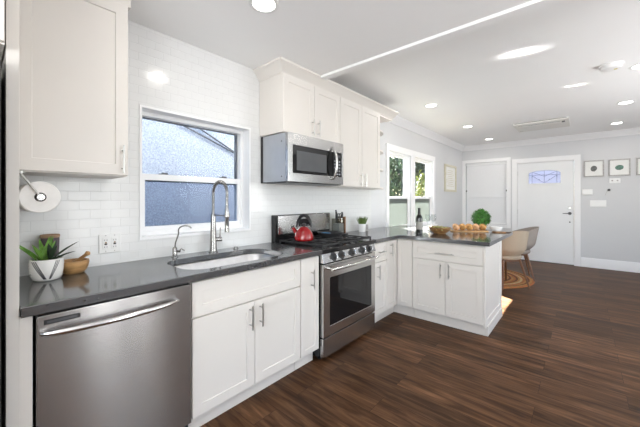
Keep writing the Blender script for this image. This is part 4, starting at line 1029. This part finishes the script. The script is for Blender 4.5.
def chair(loc, ang, fabric, label):
    t = thing('dining_chair', label, 'chair', loc, ang, 'dining chairs')
    # local: faces +x, tub shell from one swept surface with thickness
    NA, NT = 22, 14
    def surf(i, j, off):
        a = -PI * 0.80 + 2 * PI * 0.80 * i / NA + PI          # around the back; a=PI is the rear
        u = j / NT
        # height of the rim: tall at the back, falling to low arms
        back = 0.5 + 0.5 * math.cos(a - PI)
        rim = 0.60 + 0.255 * back ** 0.75
        z = 0.435 + (rim - 0.435) * u
        r = (0.12 + 0.135 * min(1, u * 3.2) ** 0.55) * (1 + 0.10 * u) + off
        sx, sy = 0.96, 0.98
        x = r * math.cos(a) * sx - 0.05 * u * back
        y = r * math.sin(a) * sy
        return (x, y, z - (off * 0.6 if j == 0 else 0))
    mb = MB(); inner = [[surf(i, j, -0.012) for j in range(NT + 1)] for i in range(NA + 1)]
    outer = [[surf(i, j, 0.012) for j in range(NT + 1)] for i in range(NA + 1)]
    mb.loft([o_ + i_[::-1] for o_, i_ in zip(outer, inner)], caps=True)
    mb.build('shell', fabric, t, smooth=60)
    seat = [[(rr * 0.235 * math.cos(2 * PI * k / 36) * (1.06 if math.cos(2 * PI * k / 36) > 0 else 0.98) + 0.015, rr * 0.235 * math.sin(2 * PI * k / 36), z) for k in range(36)] for rr, z in ((0.5, 0.405), (0.92, 0.415), (1.0, 0.435), (1.0, 0.455), (0.95, 0.472), (0.5, 0.478), (0.01, 0.478))]
    MB().loft(seat, caps=True).build('seat', fabric, t, smooth=60)
    for sx in (-1, 1):
        for sy in (-1, 1):
            MB().tube([(sx * 0.14, sy * 0.13, 0.425), (sx * 0.235, sy * 0.215, 0.0)], [0.018, 0.011], 12).build('leg', 'chair_wood', t)
    fr_ = MB(); fr_.box(-0.15, 0.15, -0.145, -0.12, 0.385, 0.41); fr_.box(-0.15, 0.15, 0.12, 0.145, 0.385, 0.41); fr_.box(-0.15, -0.125, -0.13, 0.13, 0.385, 0.41); fr_.box(0.125, 0.15, -0.13, 0.13, 0.385, 0.41)
    fr_.build('seat_frame', 'chair_wood', t)
    return t
chair((1.315, 5.33, 0.0142), math.radians(138), 'chair_fabric', 'beige upholstered tub chair with wood legs nearest the peninsula')
chair((1.355, 6.02, 0.0142), math.radians(195), 'chair_fabric_grey', 'grey-beige upholstered tub chair behind the nearer one, towards the front door')

# ------------------------------------------------------------------ ceiling and wall fixtures
def downlight(loc, label, power=9.0):
    t = thing('recessed_light', label, 'ceiling light', loc, 0, 'recessed ceiling lights')
    MB().lathe([(0.066, 0.0), (0.066, -0.003), (0.074, -0.006), (0.088, -0.004), (0.090, 0.0)], seg=36).build('trim_ring', 'white_plastic', t)
    MB().lathe([(0.0001, -0.0035), (0.0665, -0.0035), (0.0665, -0.0005), (0.0001, -0.0005)], seg=36).build('diffuser', 'lamp_diffuser', t)
    d = bpy.data.lights.new('downlight', 'AREA'); d.shape = 'DISK'; d.size = 0.13; d.energy = power; d.color = (1.0, 0.95, 0.89)
    lo = bpy.data.objects.new('downlight', d); C.objects.link(lo); lo.parent = t; lo.location = (0, 0, -0.012)
    return t
LP = 3.6
downlight((0.79, 1.14, ZK), 'round recessed light in the kitchen ceiling above the sink', LP)
downlight((2.65, 1.14, ZK), 'round recessed light in the kitchen ceiling out of frame to the right', LP)
downlight((0.79, -0.9, ZK), 'round recessed light in the kitchen ceiling in front of the fridge', LP)
downlight((2.65, -0.9, ZK), 'round recessed light in the kitchen ceiling behind the camera', LP)
for x_, y_, lb in ((0.665, 4.09, 'recessed ceiling light nearest the end shelf, over the peninsula'), (0.70, 5.69, 'recessed ceiling light in the middle of the left row, over the dining table'),
                   (0.725, 7.157, 'recessed ceiling light in the far left corner near the shaded window'), (2.645, 4.19, 'recessed ceiling light cut by the right edge of the photo beside the smoke detector'),
                   (2.645, 5.644, 'recessed ceiling light right of the air conditioner, second from the far wall'), (2.648, 7.058, 'recessed ceiling light nearest the far wall above the framed stones')):
    downlight((x_, y_, ZD), lb, LP)
ac = thing('air_conditioner', 'cream one-way cassette air conditioner set in the dining ceiling', 'air conditioner', (1.69, 6.33, ZD))
acp = MB().box(-0.365, 0.365, -0.33, 0.33, -0.035, 0.0).build('panel', 'cream_plastic', ac, 0.008, 3)
box('louver', 'cream_plastic', (-0.31, 0.26, -0.20, -0.08, -0.042, -0.034), ac, 0.003)
box('outlet_slot', 'dark_grey', (-0.31, 0.26, -0.215, -0.20, -0.0365, -0.034), ac)
box('front_slot', 'dark_grey', (-0.34, 0.34, -0.3315, -0.329, -0.012, -0.006), ac)
box('receiver', 'black_glass', (0.275, 0.315, -0.22, -0.12, -0.0375, -0.034), ac, 0.001)
box('badge', 'frame_grey', (-0.335, -0.285, 0.22, 0.25, -0.0362, -0.034), ac)
sd_ = thing('smoke_detector', 'round white smoke detector on the dining ceiling', 'smoke detector', (2.42, 3.98, ZD))
MB().lathe([(0.0001, -0.045), (0.055, -0.045), (0.072, -0.038), (0.078, -0.012), (0.088, -0.010), (0.090, 0.0), (0.0001, 0.0)], seg=40).build('housing', 'white_plastic', sd_)
box('label', 'yellow_label', (0.02, 0.045, -0.012, 0.012, -0.0465, -0.0445), sd_)

def picture(x0, x1, z0, z1, m, label, hue):
    t = thing('framed_stone', label, 'picture', ((x0 + x1) / 2, YF, (z0 + z1) / 2), 0, 'framed stones on the far wall')
    hw, hh = (x1 - x0) / 2, (z1 - z0) / 2
    wall_cells('Y', -0.028, -0.001, -hw, hw, -hh, hh, [(-hw + 0.02, hw - 0.02, -hh + 0.02, hh - 0.02)]).build('frame', 'frame_grey', t, 0.002)
    box('mat_board', 'mat_board', (-hw + 0.018, hw - 0.018, -0.012, -0.008, -hh + 0.018, hh - 0.018), t)
    MB().ball_bump((0, -0.012, 0), 0.05, hue, 0.05, int(x0 * 100), 24, 12).build('stone', m, t)
picture(2.232, 2.522, 1.752, 2.066, 'agate_dark', 'framed dark round stone left of three, nearest the front door', (0.92, 0.08, 1.08))
picture(2.582, 2.872, 1.752, 2.062, 'agate_green', 'framed green oval stone, middle of three on the far wall', (1.15, 0.08, 0.92))
picture(2.945, 3.235, 1.752, 2.062, 'agate_green', 'framed stone cut off at the right edge of the photo', (1.05, 0.08, 1.0))
ths = thing('thermostat', 'plain white thermostat box beside the door casing', 'thermostat', (2.285, YF, 1.46))
box('case', 'white_plastic', (-0.078, 0.078, -0.026, -0.001, -0.055, 0.055), ths, 0.006)
box('lower_flap', 'white_plastic', (-0.072, 0.072, -0.028, -0.025, -0.05, -0.005), ths, 0.001)
sw = thing('switch_plate', 'white four-gang switch plate below the thermostat', 'switch', (2.437, YF, 1.24))
box('plate', 'white_plastic', (-0.115, 0.115, -0.008, -0.001, -0.062, 0.062), sw, 0.003)
for k in range(4): box('rocker', 'white_plastic', (-0.086 + k * 0.046, -0.052 + k * 0.046, -0.0105, -0.0078, -0.034, 0.034), sw, 0.001)
ou = thing('wall_outlet', 'white outlet plate with two dark sockets under the middle framed stone', 'outlet', (2.668, YF, 1.668))
box('plate', 'white_plastic', (-0.075, 0.075, -0.008, -0.001, -0.045, 0.045), ou, 0.003)
for s in (-0.035, 0.035): MB().lathe([(0.0001, -0.0105), (0.011, -0.0105), (0.013, -0.008)], (s, 0, 0), 16, 'Y').build('socket', 'frame_grey', ou)
hk = thing('wall_sensor', 'tiny dark round sensor on the far wall below the outlet plate', 'sensor', (2.589, YF, 1.494))
MB().lathe([(0.0001, -0.026), (0.014, -0.026), (0.020, -0.012), (0.022, -0.001)], (0, 0, 0), 18, 'Y').build('sensor', 'dark_grey', hk)
MB().tube([(-0.012, -0.004, -0.012), (-0.035, -0.004, -0.035), (-0.05, -0.004, -0.10)], 0.0022, 6).build('cable', 'frame_grey', hk)
pw = thing('wall_picture', 'tall cream-framed print on the wall between dining window and corner', 'picture', (0.0, 6.93, 1.785))
wall_cells('X', 0.001, 0.032, -0.37, 0.37, -0.30, 0.285, [(-0.325, 0.325, -0.255, 0.24)]).build('frame', 'frame_cream', pw, 0.003)
box('print', 'mat_board', (0.006, 0.010, -0.327, 0.327, -0.257, 0.242), pw)
pp = MB()
for k in range(9):
    zz = -0.18 + k * 0.042; pp.box(0.0095, 0.0112, -0.22 + 0.05 * math.sin(k * 1.7), 0.20 + 0.05 * math.cos(k * 2.1), zz, zz + 0.012)
pp.build('print_marks', 'frame_cream', pw)

# ------------------------------------------------------------------ outdoors
struct(box('sun_blocker', 'trim_white', (-1.7, XR + 0.2, YF + 0.21, YF + 2.6, 2.60, 2.72)))  # unseen slab, added to block sun from the far window
struct(box('ground', 'ground_soil', (-30, -0.25, -12, 30, -0.35, -0.15)))
nb = MB().box(-4.0, -1.55, -3.5, 5.3, -0.15, 4.0)
tag(nb.build('neighbour_wall', 'stucco', smooth=0), 'rough blue-grey stucco wall of the next house outside the sink window', 'house wall')
cbm_ = MB()
cbl = thing('overhead_cable', 'pair of dark cables sloping across the stucco outside the sink window', 'cable', (-1.50, 1.3, 1.9))
for z_a, z_b in ((2.41, 1.862), (2.57, 1.840)):
    ya, yb_ = (1.20, 2.75)
    MB().tube([(0.0, ya - 1.3, z_a - 1.9), (0.0, yb_ - 1.3, z_b - 1.9)], 0.011, 8).build('cable', 'dark_grey', cbl)
fe = thing('board_fence', 'pale painted board fence outside the dining window', 'fence', (-3.2, 6.0, -0.15))
for k in range(3): box('fence_rail', 'fence_paint', (-0.045, -0.02, -2.5, 8.0, 0.2 + k * 0.5, 0.28 + k * 0.5), fe)
fbm = MB()
for k in range(70): fbm.box(-0.02, 0.0, -2.5 + k * 0.15, -2.5 + k * 0.15 + 0.145, 0.0, 1.53)
fbm.build('fence_boards', 'fence_paint', fe)
def tree(loc, h, cr, m, label, seed, nl=1100, trunk=0.07):
    rnd = random.Random(seed)
    t = thing('tree', label, 'tree', loc, 0, 'trees outside the dining window')
    tk = MB().tube([(0, 0, 0), (0.05, 0.03, h * 0.35), (-0.03, 0.06, h * 0.7), (0, 0, h * 0.9)], [trunk, trunk * 0.8, trunk * 0.5, trunk * 0.2], 10)
    for k in range(7):
        a = rnd.uniform(0, 6.28); zz = h * rnd.uniform(0.35, 0.75)
        tk.tube([(0, 0.03, zz), (0.4 * cr * math.cos(a), 0.4 * cr * math.sin(a), zz + 0.25 * cr), (0.8 * cr * math.cos(a), 0.8 * cr * math.sin(a), zz + 0.6 * cr)], [trunk * 0.4, trunk * 0.25, 0.008], 7)
    tk.build('trunk', 'bark', t)
    mb = MB(); lsz = max(1.0, cr * 0.85)
    for k in range(nl):
        z = rnd.uniform(-1, 1); a = rnd.uniform(0, 6.28); q = math.sqrt(1 - z * z); rr = rnd.random() ** 0.4
        p = (cr * rr * q * math.cos(a), cr * rr * q * math.sin(a), h * 0.62 + h * 0.38 * rr * z)
        mb.leaf(p, (rnd.uniform(-1, 1), rnd.uniform(-1, 1), rnd.uniform(-1, 0.5)), rnd.uniform(0.10, 0.2) * lsz, 0.09 * lsz, 0.3, n=2)
    mb.build('foliage', m, t)
tree((-4.3, 12.3, -0.15), 3.7, 1.15, 'tree_leaf', 'bushy green tree seen through the left upper pane', 3, 4200)
tree((-8.5, 16.5, -0.15), 5.6, 2.3, 'tree_leaf', 'broad green tree at the back left outside the dining window', 4, 4200)
tree((-3.9, 14.8, -0.15), 3.0, 0.36, 'tree_leaf_yellow', 'small yellow-green tree seen through the right upper pane', 5, 380, 0.04)
tree((-6.6, 20.6, -0.15), 6.2, 2.0, 'tree_leaf', 'tall tree behind the yellow-green one outside the dining window', 6, 4200)
tree((-6.0, 25.6, -0.15), 7.2, 2.6, 'tree_leaf', 'tallest tree, farthest away outside the right dining window', 8, 4200)
